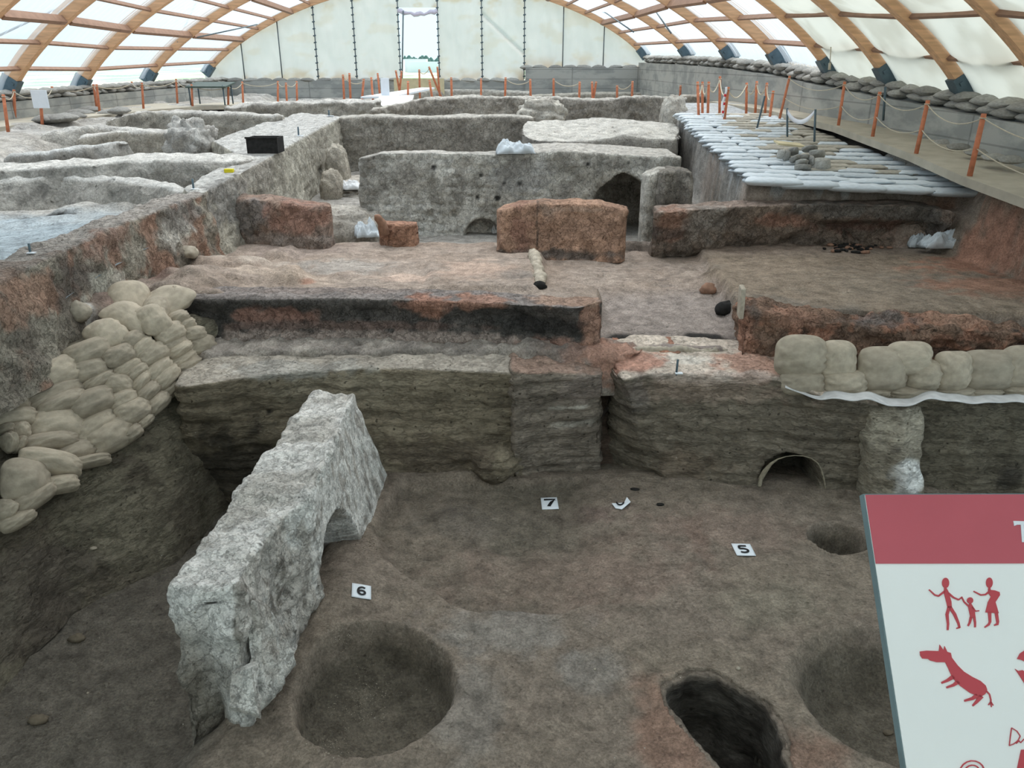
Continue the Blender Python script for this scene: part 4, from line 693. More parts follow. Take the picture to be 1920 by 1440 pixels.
for k, (Y, *_r) in enumerate(arches):
    X, Z = roof_at(Y, TT); T = np.stack([np.gradient(X), np.gradient(Z)], 1); T /= np.linalg.norm(T, axis=1)[:, None]; Nn = np.stack([-T[:, 1], T[:, 0]], 1)
    dep, wid = .30, .10; V = []; F = []
    for i in range(NT):
        for a, b in ((dep/2, -1), (dep/2, 1), (-dep/2, 1), (-dep/2, -1)): V.append((X[i]+Nn[i, 0]*a, Y+wid*b, Z[i]+Nn[i, 1]*a))
    for i in range(NT-1):
        for q in range(4): F.append((4*i+q, 4*i+(q+1) % 4, 4*i+4+(q+1) % 4, 4*i+4+q))
    F += [(0, 1, 2, 3), (4*NT-1, 4*NT-2, 4*NT-3, 4*NT-4)]
    if k > 7: # unseen arches over and behind the viewer, added for their shadows
        pass
    root = empty('timber_arch', (X[0], Y, Z[0]), label='curved laminated timber arch, %s' % (ordn[k] if k < 9 else 'unseen over the viewing platform'), cat='arch', group='timber arches of the shelter')
    V = np.array(V)-np.array(root.location); o = mesh('beam', V, F, M['wood'], root, False)
    for sd, i0 in (('l', 0), ('r', NT-1)):
        sg = 1 if i0 == 0 else -1; j = i0+sg*5
        d = np.array([X[j]-X[i0], 0, Z[j]-Z[i0]]); d /= np.linalg.norm(d); nn = np.array([-d[2], 0, d[0]])*sg; c = np.array([X[i0], Y, Z[i0]])+d*.16-np.array(root.location)
        s_ = box('steel_shoe', c, d*.22, (0, wid+.02, 0), nn*.18, M['steel'], root)
        bl = [box_data(c+d*a+nn*b+np.array([0, -wid-.03, 0]), d*.025, (0, .012, 0), nn*.025) for a, b in ((.12, .1), (.12, -.1), (-.1, 0))]
        for v, f in bl: mesh('bolt', v, f, M['steel'], s_, False)
# purlins
def ordi(n): return '%d%s' % (n, 'th' if 10 < n % 100 < 14 else {1: 'st', 2: 'nd', 3: 'rd'}.get(n % 10, 'th'))
npur = 24; PT = []
Xc, Zc = roof_at(20, np.linspace(0, 1, 400)); arc = np.concatenate([[0], np.cumsum(np.hypot(np.diff(Xc), np.diff(Zc)))]); PT = np.interp(np.linspace(.035, .965, npur), arc/arc[-1], np.linspace(0, 1, 400))
for k in range(len(arches)-1):
    Ya, Yb = arches[k][0]-.11, arches[k+1][0]+.11
    for q, t in enumerate(PT):
        if 9 < q < 15 or k > 8: continue
        side = 'left' if q < 12 else 'right'; big = (min(q, npur-1-q) % 3 == 2); n_ = min(q, npur-1-q)
        if side == 'left' and (n_ > 8 or k > 3): continue
        xa, za = roof_at(Ya, t); xb, zb = roof_at(Yb, t); xe, ze = roof_at(Ya, t+.004)
        tg = np.array([xe-xa, 0, ze-za]); tg /= np.linalg.norm(tg); nn = np.array([-tg[2], 0, tg[0]]); A_, B_ = np.array([xa, Ya, za]), np.array([xb, Yb, zb])
        hd, hw = (.085, .05) if big else (.045, .025)
        c = (A_+B_)/2-nn*(hd+.012); ax = (B_-A_)/2
        o = box('purlin', (0, 0, 0), ax, tg*hw, nn*hd, M['purlin']); o.location = c
        prop(o, '%s purlin, %s up the %s roof slope, %s bay from the end wall' % ('thick' if big else 'thin', ordi(n_+1), 'walkway-side' if side == 'right' else 'table-side', ordi(k+1)), 'purlin', 'purlins between the timber arches')
# roof sheet with corrugations running along the curve
ys = np.arange(-4, 33.4, .05); tt = np.linspace(0, 1, 46); RY, RT = np.meshgrid(ys, tt, indexing='ij')
RX = np.zeros_like(RY); RZ = np.zeros_like(RY)
for i, y in enumerate(ys): RX[i], RZ[i] = roof_at(y, tt)
ph = (RY/.30) % 1; RZ = RZ+.035+.035*sm(.25, .4, np.abs(ph-.5)*2)*sm(1, .85, np.abs(ph-.5)*2)
prop(grid('ceiling', np.stack([RX, RY, RZ], -1), M['roof']), kind='structure')
# end gable canvas panels
XE = [-11.9]+[float(PY(x, 100, 33.25)[0]) for x in (455, 526, 594, 667, 750)]+[float(PY(x, 100, 33.25)[0]) for x in (823, 904, 983, 1055, 1131)]+[5.2]
def arch_z(X, Y):
    tq = np.linspace(0, 1, 300); a, b = roof_at(Y, tq); return np.interp(X, a, b)
zbot = lambda X: 2.70 if X < 1.45 else 3.12
pn_lab = ['table-side corner', 'second from the table side', 'third from the table side', 'fourth from the table side', 'beside the door, table side', None, 'beside the door, walkway side', 'with the diagonal crease', 'above the step in the wall', 'second from the walkway-side corner', 'walkway-side corner']
def canvas(x0, x1, z0, label, seed, zmax=None, sag=0):
    nx, nz = max(6, int((x1-x0)/.05)), 60; xs = np.linspace(x0, x1, nx)[:, None]+np.zeros((1, nz)); top = arch_z(xs, 33.2)
    if zmax: top = np.minimum(top, zmax)
    w_ = np.linspace(0, 1, nz)[None, :]; zs = z0+(np.maximum(top, z0+.01)-z0)*w_; P = np.stack([xs, np.full_like(xs, 33.25), zs], -1)
    e = np.minimum(xs-x0, x1-xs); P[..., 1] += .05*fbm(P*np.array([1, 1, .35]), 2.2, 3, seed)*sm(0, .2, e)-.04*sm(.08, 0, e)
    if label and 'crease' in label: P[..., 1] -= .10*sm(.14, 0, np.abs((xs-x0)*1.0+(zs-5.0)*1.15))
    col = mix(np.tile(s2l(204, 207, 207), (nx*nz, 1)), s2l(196, 188, 170), (sm(.05, .6, fbm(P*[1, 1, 1.6], 1.1, 4, seed+3))*(.35+.65*sm(.6, .0, np.minimum(zs-z0, 5.6-zs)))).reshape(-1))
    col = mix(col, s2l(176, 154, 122), (sm(.6, .0, zs-z0)*sm(-.1, .5, fbm(P, 1.0, 3, seed+5))*.7).reshape(-1))
    o = grid('canvas_curtain', P, M['canvas'], col); prop(o, label, 'canvas panel', 'canvas panels of the end wall'); return o
for i in range(11):
    if pn_lab[i] is None: continue
    o = canvas(XE[i], XE[i+1], (2.6 if XE[i+1] < 1.6 else 3.05), 'stained canvas end wall panel, '+pn_lab[i], 200+i)
# panel over the door and its rolled hem
o = canvas(XE[5], XE[6], PY(786, 14, 33.2)[2], 'short canvas strip above the bright door opening', 215)
hz = PY(786, 20, 33.1)[2]
tube('rolled_canvas', [(XE[5]+(XE[6]-XE[5])*i/12, 33.1, hz-.12*math.sin(PI*i/12)+.03*math.sin(i*2.1)) for i in range(13)], [.07+.02*math.sin(i*1.3) for i in range(13)], simple('hem_canvas', s2l(206, 200, 214), .8, .1, 8), None, 8)
prop(bpy.data.objects['rolled_canvas'], 'rolled-up lilac grey canvas hem hanging over the door opening', 'rolled canvas')
for i, x in enumerate(XE[1:-1]):
    z0 = 2.7 if x < 1.6 else 3.1; z1 = float(arch_z(x, 33.2)); lace = i in (2, 3, 4, 5, 6, 7)
    p = tube('canvas_pole', [(x, 33.16, z0), (x, 33.16, z1)], .022, M['rod'], None, 6); prop(p, 'grey upright pole in the canvas end wall, %s counted from the table side' % ordi(i+1), 'pole', 'upright poles of the canvas end wall')
    if lace:
        v, f = tube_data([(-.05, 0, 0), (.05, 0, .02)], .025, 5); t0_ = mesh('tie', v, f, M['steel'], p)
        for q_, z in enumerate(np.arange(z0+.1, min(z1, 5.7), .24)):
            t_ = t0_ if q_ == 0 else t0_.copy(); t_.location = (x, 33.12, z)
            if q_: C.objects.link(t_)
dp = tube('door_pole', [PY(754, 148, 33.0), PY(756, 20, 33.0)], .03, M['rod'], None, 6); prop(dp, 'thin grey pole standing just inside the door opening', 'pole')
# concrete walls
def cwall(name, pts, th, label=None):
    n = len(pts); V = []; F = []
    for x, y, zb, zt, nx, ny in pts: V += [(x, y, zb), (x, y, zt), (x+nx*th, y+ny*th, zt), (x+nx*th, y+ny*th, zb)]
    for i in range(n-1):
        for q in range(4): F.append((4*i+q, 4*i+4+q, 4*i+4+(q+1) % 4, 4*i+(q+1) % 4))
    F += [(0, 1, 2, 3), (4*n-1, 4*n-2, 4*n-3, 4*n-4)]
    return prop(mesh(name, V, F, M['concrete'], None, False), kind='structure')
def rwx(Y): return float(np.interp(Y, [6, 10, 12.1, 14.1, 16.2, 18.8, 22.3, 26.8, 33], [6.45, 6.45, 6.45, 6.2, 6.0, 5.85, 5.65, 5.45, 5.1]))-.25
def rwz(Y): return float(np.interp(Y, [6, 10, 12.1, 14.1, 16.2, 18.8, 22.3, 26.8, 33], [2.6, 2.66, 2.74, 2.85, 2.96, 3.1, 3.2, 3.26, 3.3]))
cwall('wall_right', [(rwx(y), y, 1.5, rwz(y), 1, 0) for y in (5, 8, 10, 12.1, 14.1, 16.2, 18.8, 22.3, 26.8, 33)], 1.0)
cwall('wall_left', [(-10.9, y, 1.5, 2.55+.0*y, -1, 0) for y in (8, 14, 18, 22, 26, 30, 33)], 1.2)
xs_ = float(PY(985, 130, 32.9)[0])
cwall('wall_back', [(-11.9, 32.8, 1.2, 2.66, 0, 1), (xs_, 32.8, 1.2, 2.66, 0, 1)], .8)
cwall('wall_back', [(xs_, 32.7, 1.2, 3.12, 0, 1), (5.4, 32.7, 1.2, 3.12, 0, 1)], .9)
# sheets of ply / doorstep below the opening
o = box('plywood_sheet', PY(786, 163, 32.3), (.95, 0, 0), (0, .02, 0), (0, .02, .3), M['ply']); prop(o, 'pale plywood sheet closing the foot of the door opening', 'plywood sheet')
# unseen canvas gable behind the viewer and side skirt, added to hold back sky light
def plain(name, P, mat, rgb, **k): return prop(grid(name, np.array(P, float), mat, np.tile(rgb, (len(P)*len(P[0]), 1))), **k)
plain('wall_front', [[(x, -4, -1), (x, -4, float(arch_z(x, -3)))] for x in np.linspace(-11, 7, 25)], M['canvas'], s2l(200, 200, 192), kind='structure')
# cream tarpaulins under the right-hand roof
def tarp(k, ta, tb, label, seed):
    Ya, Yb = arches[k][0]-.12, arches[k+1][0]+.12; ny, nt = max(8, int((Ya-Yb)/.06)), 40
    yy = np.linspace(Ya, Yb, ny); P = np.zeros((ny, nt, 3)); tq = np.linspace(ta, tb, nt); e = np.sin(np.linspace(0, PI, ny))[:, None]*np.sin(np.linspace(0, PI, nt))[None, :]
    for i, y in enumerate(yy): X, Z = roof_at(y, tq); P[i, :, 0], P[i, :, 1], P[i, :, 2] = X, y, Z
    P[..., 0] -= .05*e; P[..., 2] -= .05+.16*e+.04*fbm(P*np.array([1.5, 1.5, .5]), 1.8, 3, seed)*e
    col = mix(np.tile(s2l(226, 226, 214), (ny*nt, 1)), s2l(206, 204, 190), sm(-.2, .5, fbm(P, 1.3, 3, seed)).reshape(-1))
    return prop(grid('tarpaulin', P, M['tarp'], col), label, 'tarpaulin', 'cream tarpaulins under the right roof slope')
def pt(i): return float(PT[npur-1-i])
for k, top in ((4, 3), (5, 3), (6, 4), (7, 4)):
    tarp(k, pt(top), pt(1), 'sagging cream tarpaulin in the upper roof slope beyond the arch %s' % ordn[k+1], 300+k)
    tarp(k, pt(1), .995, 'cream tarpaulin along the roof foot beyond the arch %s' % ordn[k+1], 310+k)
# unseen cloth added over the viewing end to dim the foreground
ys = np.arange(-3.8, 8.6, .3); P = np.zeros((len(ys), 60, 3)); tq = np.linspace(.01, .99, 60)
for i, y in enumerate(ys): X, Z = roof_at(y, tq); P[i, :, 0], P[i, :, 1], P[i, :, 2] = X, y, Z-.06
prop(grid('ceiling', P, M['tarp'], np.tile(s2l(214, 216, 214), (P.shape[0]*60, 1))), kind='structure')
# brace rods
for a, Ya, b, Yb, lab in (((0, 66), 17.5, (135, 2), 20.5, 'thin steel brace rod crossing the table-side roof'), ((333, 79), 26.7, (367, 5), 29.5, 'short steel brace rod rising from the second arch on the table side'), ((370, 70), 27, (482, 46), 31.5, 'steel brace rod in the last table-side roof bay'), ((1602, -2), 15.5, (1714, 71), 14.2, 'long grey brace rod ending on the sixth arch, walkway side'), ((1751, -3), 14.0, (1786, 112), 12.2, 'thick grey brace rod ending on the seventh arch, walkway side'), ((1130, 20), 31.5, (1188, 60), 27, 'steel brace rod beside the end arch, walkway side'), ((1215, 0), 26, (1258, 62), 23, 'slender brace rod between the second and third arches, walkway side')):
    p, q = PY(*a, Ya), PY(*b, Yb); o = tube('brace_rod', [p, q], .022 if Yb > 13 else .028, M['rod'], None, 6); prop(o, lab, 'brace rod')
wr = tube('light_cord', [PY(1558, 88, 14.0), PY(1556, 118, 14.0)], .008, M['rope'], None, 5)
prop(wr, 'short pale cord hanging from the sixth arch', 'cord'); o = tube('cord_weight', [PY(1556, 118, 14.0), PY(1555, 131, 14.0)], .022, M['rope'], wr, 6)

# ================================================================== 6. LOOK-UPS ON THE BUILT SURFACES
def bvh(*objs):
    V = []; F = []
    for o in objs:
        k = len(V); V += [tuple(o.matrix_world @ v.co) for v in o.data.vertices]; F += [tuple(i+k for i in p.vertices) for p in o.data.polygons]
    return BVHTree.FromPolygons(V, F)
bpy.context.view_layer.update()
ground_objs = [o for o in bpy.data.objects if o.type == 'MESH' and o.parent is None and o.name.split('.')[0] in ('floor', 'earth_bank', 'trench_section', 'burnt_wall', 'mudbrick_wall', 'plastered_wall', 'earth_platform', 'earth_ledge', 'earth_mound', 'clay_buttress', 'burnt_block')]
GB = bvh(*ground_objs); BB_ = bvh(bank)
def hit(px, py, T=GB):
    d = Vector(ray(px, py)).normalized(); h = T.ray_cast(Vector((0, 0, CH)), d); return h[0], h[1]
def drop(x, y, T=GB, z=8):
    h = T.ray_cast(Vector((x, y, z)), Vector((0, 0, -1))); return (h[0].z if h[0] else 0), (h[1] if h[0] else Vector((0, 0, 1)))

# ================================================================== 7. SANDBAGS
def bag_mesh(name, mat, seed, kindf=False, n=20, corner=.08, wr=1.0):
    m = int(n*.7); s = np.linspace(-1, 1, n); t = np.linspace(-1, 1, m); S, T = np.meshgrid(s, t, indexing='ij'); idx = {}
    V = []; F = []
    S3 = np.stack([S, T, 0*S], -1)
    # resample towards the edges so that the rim is round
    S2, T2 = np.sin(S*PI/2), np.sin(T*PI/2)
    ex = 7 if kindf else 2.1; prof = ((1-np.abs(S2)**ex)*(1-np.abs(T2)**ex)); prof = np.clip(prof, 0, 1)**(.5 if kindf else .62)
    rc = .0 if kindf else .075+.03*math.sin(seed*2.3)
    X = S2*(.5-corner*.5*(1-T2**2)*np.abs(S2)-rc*T2**4); Y_ = T2*(.5-corner*.2*(1-S2**2)*np.abs(T2)-(.01 if kindf else .10+.03*math.cos(seed*1.9))*np.abs(S2)**3.5)
    q = np.stack([X, Y_, 0*X], -1)
    for side in (1, -1):
        base = len(V); nzv = fbm(q*np.array([2.2, 3.4, 1])+side*3.3, 1.6, 3, seed)*.16*wr
        cre = .12*wr*np.sin(T2*9+seed*2+4*fbm(q, 3, 2, seed+1))*sm(.35, 1, np.abs(S2))*(1-np.abs(T2)**4)
        Z = side*.5*prof*(1+nzv)*(1 if side > 0 else .8)+cre*prof
        bend = .10*np.cos(seed*1.7)*(X**2)*2
        for i in range(n):
            for j in range(m):
                if side < 0 and (i in (0, n-1) or j in (0, m-1)): idx[(side, i, j)] = idx[(1, i, j)]; continue
                idx[(side, i, j)] = len(V); V.append((X[i, j], Y_[i, j]+bend[i, j], Z[i, j]))
        for i in range(n-1):
            for j in range(m-1):
                f = [idx[(side, a, b)] for a, b in ((i, j), (i+1, j), (i+1, j+1), (i, j+1))]; F.append(f if side > 0 else f[::-1])
    me = bpy.data.meshes.new(name); me.from_pydata([tuple(v) for v in V], [], F); fin(me, mat, True, None); return me
BAG = {k: [bag_mesh('sandbag_mesh', M[mt], i*3+j, k in ('white', 'dusty'), n=nn, corner=cn, wr=wr) for i in range(5)] for j, (k, mt, nn, cn, wr) in enumerate((('tan', 'bag', 32, .06, 1), ('grey', 'bag_grey', 15, .1, 1.2), ('white', 'bag_white', 15, .05, 1), ('dusty', 'bag_dusty', 15, .05, 1)))}
def bag(kind, c, ax, ay, D, up, label, group, name='sandbag', cat='sandbag', v=None):
    ax, ay, up = Vector(ax), Vector(ay), Vector(up); X = ax.normalized(); Zv = (up-X*up.dot(X)).normalized(); Yv = Zv.cross(X); 
    me = random.choice(BAG[kind]) if v is None else BAG[kind][v]; o = bpy.data.objects.new(name, me); C.objects.link(o)
    Mx = Matrix.Identity(4)
    for i in range(3): Mx[i][0] = X[i]*ax.length; Mx[i][1] = Yv[i]*ay.length; Mx[i][2] = Zv[i]*D; Mx[i][3] = c[i]
    o.matrix_world = Mx; prop(o, label, cat, group); return o
SBL = [(-60,590,180,600,130),(-60,672,118,672,78),(-60,755,128,735,78),(-60,815,165,810,88),(-30,870,40,880,55),(20,895,128,885,85),(135,660,375,560,130),(345,600,525,565,95),(330,540,540,465,100),(455,455,615,385,100),(590,385,715,325,90),(690,385,830,345,105),(580,480,710,420,85),(500,560,640,500,85),(640,520,755,440,75),(550,600,690,540,72),(610,635,720,570,62),(410,680,555,600,60),(130,755,405,645,90),(185,795,412,705,78),(485,655,655,662,88),(338,790,550,710,108),(530,765,668,705,82),(650,695,722,600,62),(680,545,820,480,88),(718,635,830,530,78),(755,672,850,570,78),(778,705,885,620,82),(708,790,812,700,78),(662,745,765,655,72),(572,830,722,760,98),(650,865,732,800,62),(128,872,402,845,145),(358,915,570,800,105),(418,965,645,850,135),(600,925,682,865,62),(90,970,355,935,80),(235,1045,455,960,98),(318,1068,530,1025,52),(30,960,85,990,62),(540,285,755,268,68),(750,250,897,290,66),(713,303,845,308,52),(757,435,885,375,90),(778,475,917,430,72),(818,515,918,455,55),(832,562,947,480,64),(853,592,977,530,72),(857,648,987,580,82),(828,348,922,310,52),(852,375,962,345,64),(888,402,1002,390,68),(915,462,1055,450,98),(965,605,1048,590,50),(865,262,905,258,38)]
SBL2 = [(-60,1150,165,1168,190),(40,1035,340,1090,105),(140,1180,330,1150,80),(20,1310,190,1195,90),(-60,1290,25,1310,95),(-40,1385,120,1300,75),(-10,925,40,1000,48)]
rowname = ['topmost', 'second', 'third', 'fourth', 'fifth', 'sixth', 'seventh', 'eighth']
def ordi(n): return '%d%s' % (n, 'th' if 10 < n % 100 < 14 else {1: 'st', 2: 'nd', 3: 'rd'}.get(n % 10, 'th'))
def place(lst, T, org, sc_, D, kind, group, lab, off=.3, keys=None, rows=7):
    items = []
    for (x1, y1, x2, y2, h) in lst:
        a = (org[0]+x1/sc_, org[1]+y1/sc_); b = (org[0]+x2/sc_, org[1]+y2/sc_); hp = h/sc_
        cx, cy = (a[0]+b[0])/2, (a[1]+b[1])/2; dx, dy = b[0]-a[0], b[1]-a[1]; l = math.hypot(dx, dy); nx, ny = -dy/l, dx/l
        items.append((cx, cy, a, b, (cx-nx*hp/2, cy-ny*hp/2), (cx+nx*hp/2, cy+ny*hp/2)))
    # rows are read parallel to the upper edge of the stack
    keyv = [it[1]-keys(it[0]) if keys else it[1] for it in items]; lo, hi = min(keyv), max(keyv); band = [min(rows-1, int((k-lo)/(hi-lo+1e-6)*rows)) for k in keyv]
    for i, it in enumerate(items):
        pc, nc = T(*it[:2]); pa, _ = T(*it[2]); pb, _ = T(*it[3]); pu, _ = T(*it[4]); pd, _ = T(*it[5])
        if None in (pc, pa, pb, pu, pd): continue
        L_ = (pb-pa); W_ = (pd-pu); 
        if L_.length > 1.1 or W_.length > .9: L_ = L_.normalized()*min(L_.length, .75); W_ = W_.normalized()*min(W_.length, .4)
        if nc.dot(Vector(ray(*it[:2]))) > 0: nc = -nc
        same = sorted([items[j][0] for j in range(len(items)) if band[j] == band[i]]); pos = same.index(it[0])+1
        big = L_.length*W_.length; sz = 'large' if big > .14 else ('narrow' if W_.length < .17 else 'medium')
        bag(kind, pc+nc*(D*off+random.uniform(-.035, .035)), L_*1.12, W_*1.24, D*(1 if sz != 'narrow' else .85), nc, '%s tan sandbag %s, %s row, %s from the end' % (sz, lab, rowname[band[i]], ordi(pos)), group)
def smooth_normal(T, px, py):
    pts = []; n = Vector()
    for dx in (-18, 0, 18):
        for dy in (-18, 0, 18):
            h, m = hit(px+dx, py+dy, T)
            if h: n += (m if m.dot(Vector(ray(px, py))) < 0 else -m)
    return n.normalized() if n.length > 0 else None
def bankT(px, py):
    p, n = hit(px, py, BB_)
    if p is None:
        # beyond the bank crest: the crest plane
        q = PZ(px, py, 1.27); return Vector(q), Vector((.3, -.6, .8)).normalized()
    return p, (smooth_normal(BB_, px, py) or n)
place(SBL, bankT, (0, 480), 2.667, .25, 'tan', 'long sandbag stack at the left trench edge', 'in the long trench-side stack', .32, keys=lambda x: np.interp(x, [0, 150, 280, 400], [0, -40, -115, -80]), rows=7)
place(SBL2, bankT, (0, 480), 2.667, .28, 'tan', 'drooping sandbags in the lower left corner of the stack', 'in the drooping corner heap', .5, rows=4)
SBR = [(685,390,935,400,178),(898,415,1082,418,168),(1093,460,1332,460,190),(1233,405,1450,405,142),(1330,482,1497,490,130),(1463,470,1637,468,168),(1603,465,1870,465,170),(1800,450,2010,450,182),(703,527,917,530,112),(912,530,1127,530,112),(1110,575,1252,575,50),(1238,580,1477,580,64),(1472,573,1677,573,58),(1628,580,1817,580,62),(1812,572,2010,570,72),(1980,450,2200,452,180),(2000,572,2200,572,74)]
def ledgeT(px, py):
    d = ray(px, py); Y = 6.36+.12*(1-(py-640)/110)
    return Vector(PY(px, py, Y)), Vector((0, -1, .25)).normalized()
place(SBR, ledgeT, (1200, 520), 2.667, .3, 'tan', 'sandbags on the ledge in front of the orange burnt wall', 'on the ledge by the burnt wall', .0, rows=3)
# textile under the right-hand sandbags
te = [(1472, 725), (1490, 733), (1510, 742), (1528, 752), (1545, 747), (1580, 750), (1610, 752), (1640, 748), (1655, 760), (1690, 765), (1720, 757), (1745, 746), (1765, 750), (1800, 756), (1850, 757), (1890, 753), (1925, 757), (1990, 756)]
n = 120; xs = np.linspace(te[0][0], te[-1][0], n); yy = np.interp(xs, *zip(*te)); yy = np.convolve(np.pad(yy, 4, 'edge'), np.ones(9)/9, 'valid')+1.2*np.sin(xs/9); P = np.zeros((n, 9, 3))
for i in range(n):
    for j in range(9):
        f = j/8; q = PY(xs[i], yy[i]-14*(1-f)*(1-.2*f), 6.0+.25*sm(1600, 1480, xs[i])-.02*math.sin(xs[i]/17)*f+.2*(1-f)); P[i, j] = q
o = grid('cloth_strip', P, M['sheet']); sd = o.modifiers.new('s', 'SOLIDIFY'); sd.thickness = .006; prop(o, 'white wavy cloth edge hanging below the ledge sandbags', 'cloth sheet')

# white sacks over the plateau
def shed(P): return P
rowsN = 22; gname = 'white sacks covering the right-hand plateau'; cnt = 0
for r in range(rowsN):
    v = r/(rowsN-1); v = v**1.0; Lp = np.array([3.02+.36*v, 10.45+6.8*v]); Rp = np.array([5.75-.45*min(1, v*2), 10.0+7.15*v]); d = Rp-Lp; ln = np.linalg.norm(d); e = d/ln; nb = 5 if r < 2 else 6
    off = (r % 2)*.22
    for b in range(nb):
        lb = ln/nb; c2_ = Lp+e*(lb*(b+.5)+(off-.11 if 0 < b < nb-1 else 0)+random.uniform(-.04, .04)); c2_ = c2_+np.array([-e[1], e[0]])*random.uniform(-.04, .04)
        z, nn = drop(c2_[0], c2_[1]); a = random.uniform(-.08, .08); ev = Vector((e[0]*math.cos(a)-e[1]*math.sin(a), e[1]*math.cos(a)+e[0]*math.sin(a), random.uniform(-.02, .02)))
        dusty = (r > 2 and b > 1 and random.random() < .55)
        wd = .70 if r else .60
        pv = Vector((-ev.y, ev.x, -.10))
        side = ('at the alley edge', 'second from the alley edge', 'third from the alley edge', 'third from the walkway edge', 'second from the walkway edge', 'at the walkway edge')[b] if nb == 6 else ('at the alley-side corner', 'second from the alley corner', 'in the middle', 'second from the walkway corner', 'at the walkway-side corner')[b]
        zc = 1.94+.055*(c2_[1]-10.5)-.045*float(sm(3.2, 5.6, c2_[0])*sm(13, 10, c2_[1]))
        bag('dusty' if dusty else 'white', (c2_[0], c2_[1], max(min(z, zc+.1), zc-.02)+.03), ev*(lb*1.27), pv*wd, .085 if r else .12, (ev.cross(pv) if ev.cross(pv).z > 0 else pv.cross(ev)), '%s flat sack %s, %s row of the cover' % ('dusty' if dusty else 'white', side, ordi(r+1)), gname, 'white_sack', 'sack')
# small heap of grey bags with a board
HB = [(470, 470, 560, 480, 95, 0), (540, 500, 640, 480, 120, 0), (640, 440, 760, 430, 90, .05), (660, 570, 780, 520, 70, .04), (760, 530, 940, 545, 75, .12), (750, 600, 900, 610, 70, .05), (740, 680, 940, 690, 75, 0), (930, 600, 1000, 590, 150, .08), (1000, 640, 1230, 640, 170, .02), (960, 470, 1150, 480, 90, .1), (850, 400, 1040, 395, 60, .02)]
hl_ = ['leftmost', 'second from the table side', 'tall one behind the left', 'small folded one in the middle', 'upper middle', 'middle layer', 'bottom middle', 'narrow upright one', 'large square one in front', 'pale one at the back', 'flattest one at the rear']
for (x1, y1, x2, y2, h, dz), lb in zip(HB, hl_):
    a, b = (1400+x1/8, 230+y1/8), (1400+x2/8, 230+y2/8); cx, cy = (a[0]+b[0])/2, (a[1]+b[1])/2
    Yp = 10.97+(316-cy)*.012; p, q, c_ = PY(*a, Yp), PY(*b, Yp), PY(cx, cy, Yp); u_, d_ = PY(cx, cy-h/16, Yp), PY(cx, cy+h/16, Yp)
    bag('grey', c_, (q-p)*1.35, (d_-u_)*1.4, .24, (0, -1, .5), 'grey sandbag in the small heap on the white sacks, '+lb, 'small heap of grey sandbags on the white sacks')
o = box('wooden_board', PY(1480, 270, 11.75), (.19, 0, -.02), (0, .12, .01), (0, 0, .012), M['ply']); prop(o, 'pale board lying across the back of the grey sandbag heap', 'board')

# bags on the concrete walls
def wall_bags(pts, zf, group, lab, layers=2, L_=.5):
    seen = {}
    for (x, y, ex, ey, bay) in pts:
        seen[bay] = seen.get(bay, 0)+1
        for l in range(layers):
            z = zf(x, y)+.07+.11*l; a = random.uniform(-.25, .25); e = Vector((ex*math.cos(a)-ey*math.sin(a), ex*math.sin(a)+ey*math.cos(a), random.uniform(-.08, .08))); p = Vector((-e.y, e.x, random.uniform(-.1, .1)))
            jx, jy = random.uniform(-.05, .05)+(ex*.2 if l % 2 else 0), random.uniform(-.05, .05)+(ey*.2 if l % 2 else 0)
            bag('grey', (x+jx, y+jy, z), e*L_*random.uniform(.9, 1.15), p*.36, .17, e.cross(p) if e.cross(p).z > 0 else p.cross(e), '%s grey sandbag, %s, %s in the %s' % (('lower', 'upper')[l], lab, ordi(seen[bay]), bay), group)
def bayn(Y):
    ks = [k for k in range(8) if arches[k+1][0] <= Y <= arches[k][0]]; return '%s bay from the end wall' % ordi(ks[0]+1) if ks else 'last stretch'
rp = []; y = 9.4
while y < 32.6: rp.append((rwx(y)+.22, y, (rwx(y+.1)-rwx(y-.1))/.2, 1, bayn(y))); y += .46
wall_bags(rp, lambda x, y: rwz(y), 'grey sandbags along the walkway-side concrete wall', 'walkway-side wall top', 2)
wall_bags([(x+.3, y+.1, ex, ey, b) for x, y, ex, ey, b in rp if y < 19], lambda x, y: rwz(y)+.12, 'grey sandbags in the back row of the walkway-side wall', 'walkway-side wall back row', 1)
lp = []; y = 17
while y < 32.6: lp.append((-11.1, y, 0, 1, bayn(y))); y += .5
wall_bags(lp, lambda x, y: 2.53, 'grey sandbags along the table-side concrete wall', 'table-side wall top', 2, .55)
ep = []; x = -11.2
while x < 5.2:
    if not (XE[5] < x < XE[6]): ep.append((x, 32.95, 1, 0, 'low part beside the table' if x < -6 else 'low part beside the door' if x < xs_ else 'raised part'))
    x += .56
wall_bags(ep, lambda x, y: 2.60 if x < xs_ else 3.06, 'sandbags along the end wall', 'end wall top', 1, .6)
# loose bags at the foot of the right wall and under the left walkway
for i, (px, py, l) in enumerate(((1722, 257, .3), (1745, 262, .35), (1770, 268, .3), (1798, 276, .32), (1830, 286, .3), (1865, 296, .3), (1895, 300, .3))):
    q = PZ(px, py, 2.3); bag('grey', q, (l, -.05, 0), (0, .2, 0), .1, (0, -.2, 1), 'flat grey bag at the foot of the walkway-side wall, %s from the far end' % ordi(i+1), 'flattened bags at the foot of the right wall')
for i, (px, py, w_) in enumerate(((150, 219, .75), (168, 213, .7), (88, 232, .55), (105, 231, .5), (122, 229, .55), (140, 226, .5), (205, 219, .5), (225, 215, .5))):
    h_, n_ = hit(px, py)
    if h_: bag('grey', h_+Vector((0, 0, .08)), (w_, -.15, .02), (.1, .4, 0), .2, (0, 0, 1), 'grey sandbag lying below the far walkway, %s from the rear' % ordi(i+1), 'sandbags below the left walkway')

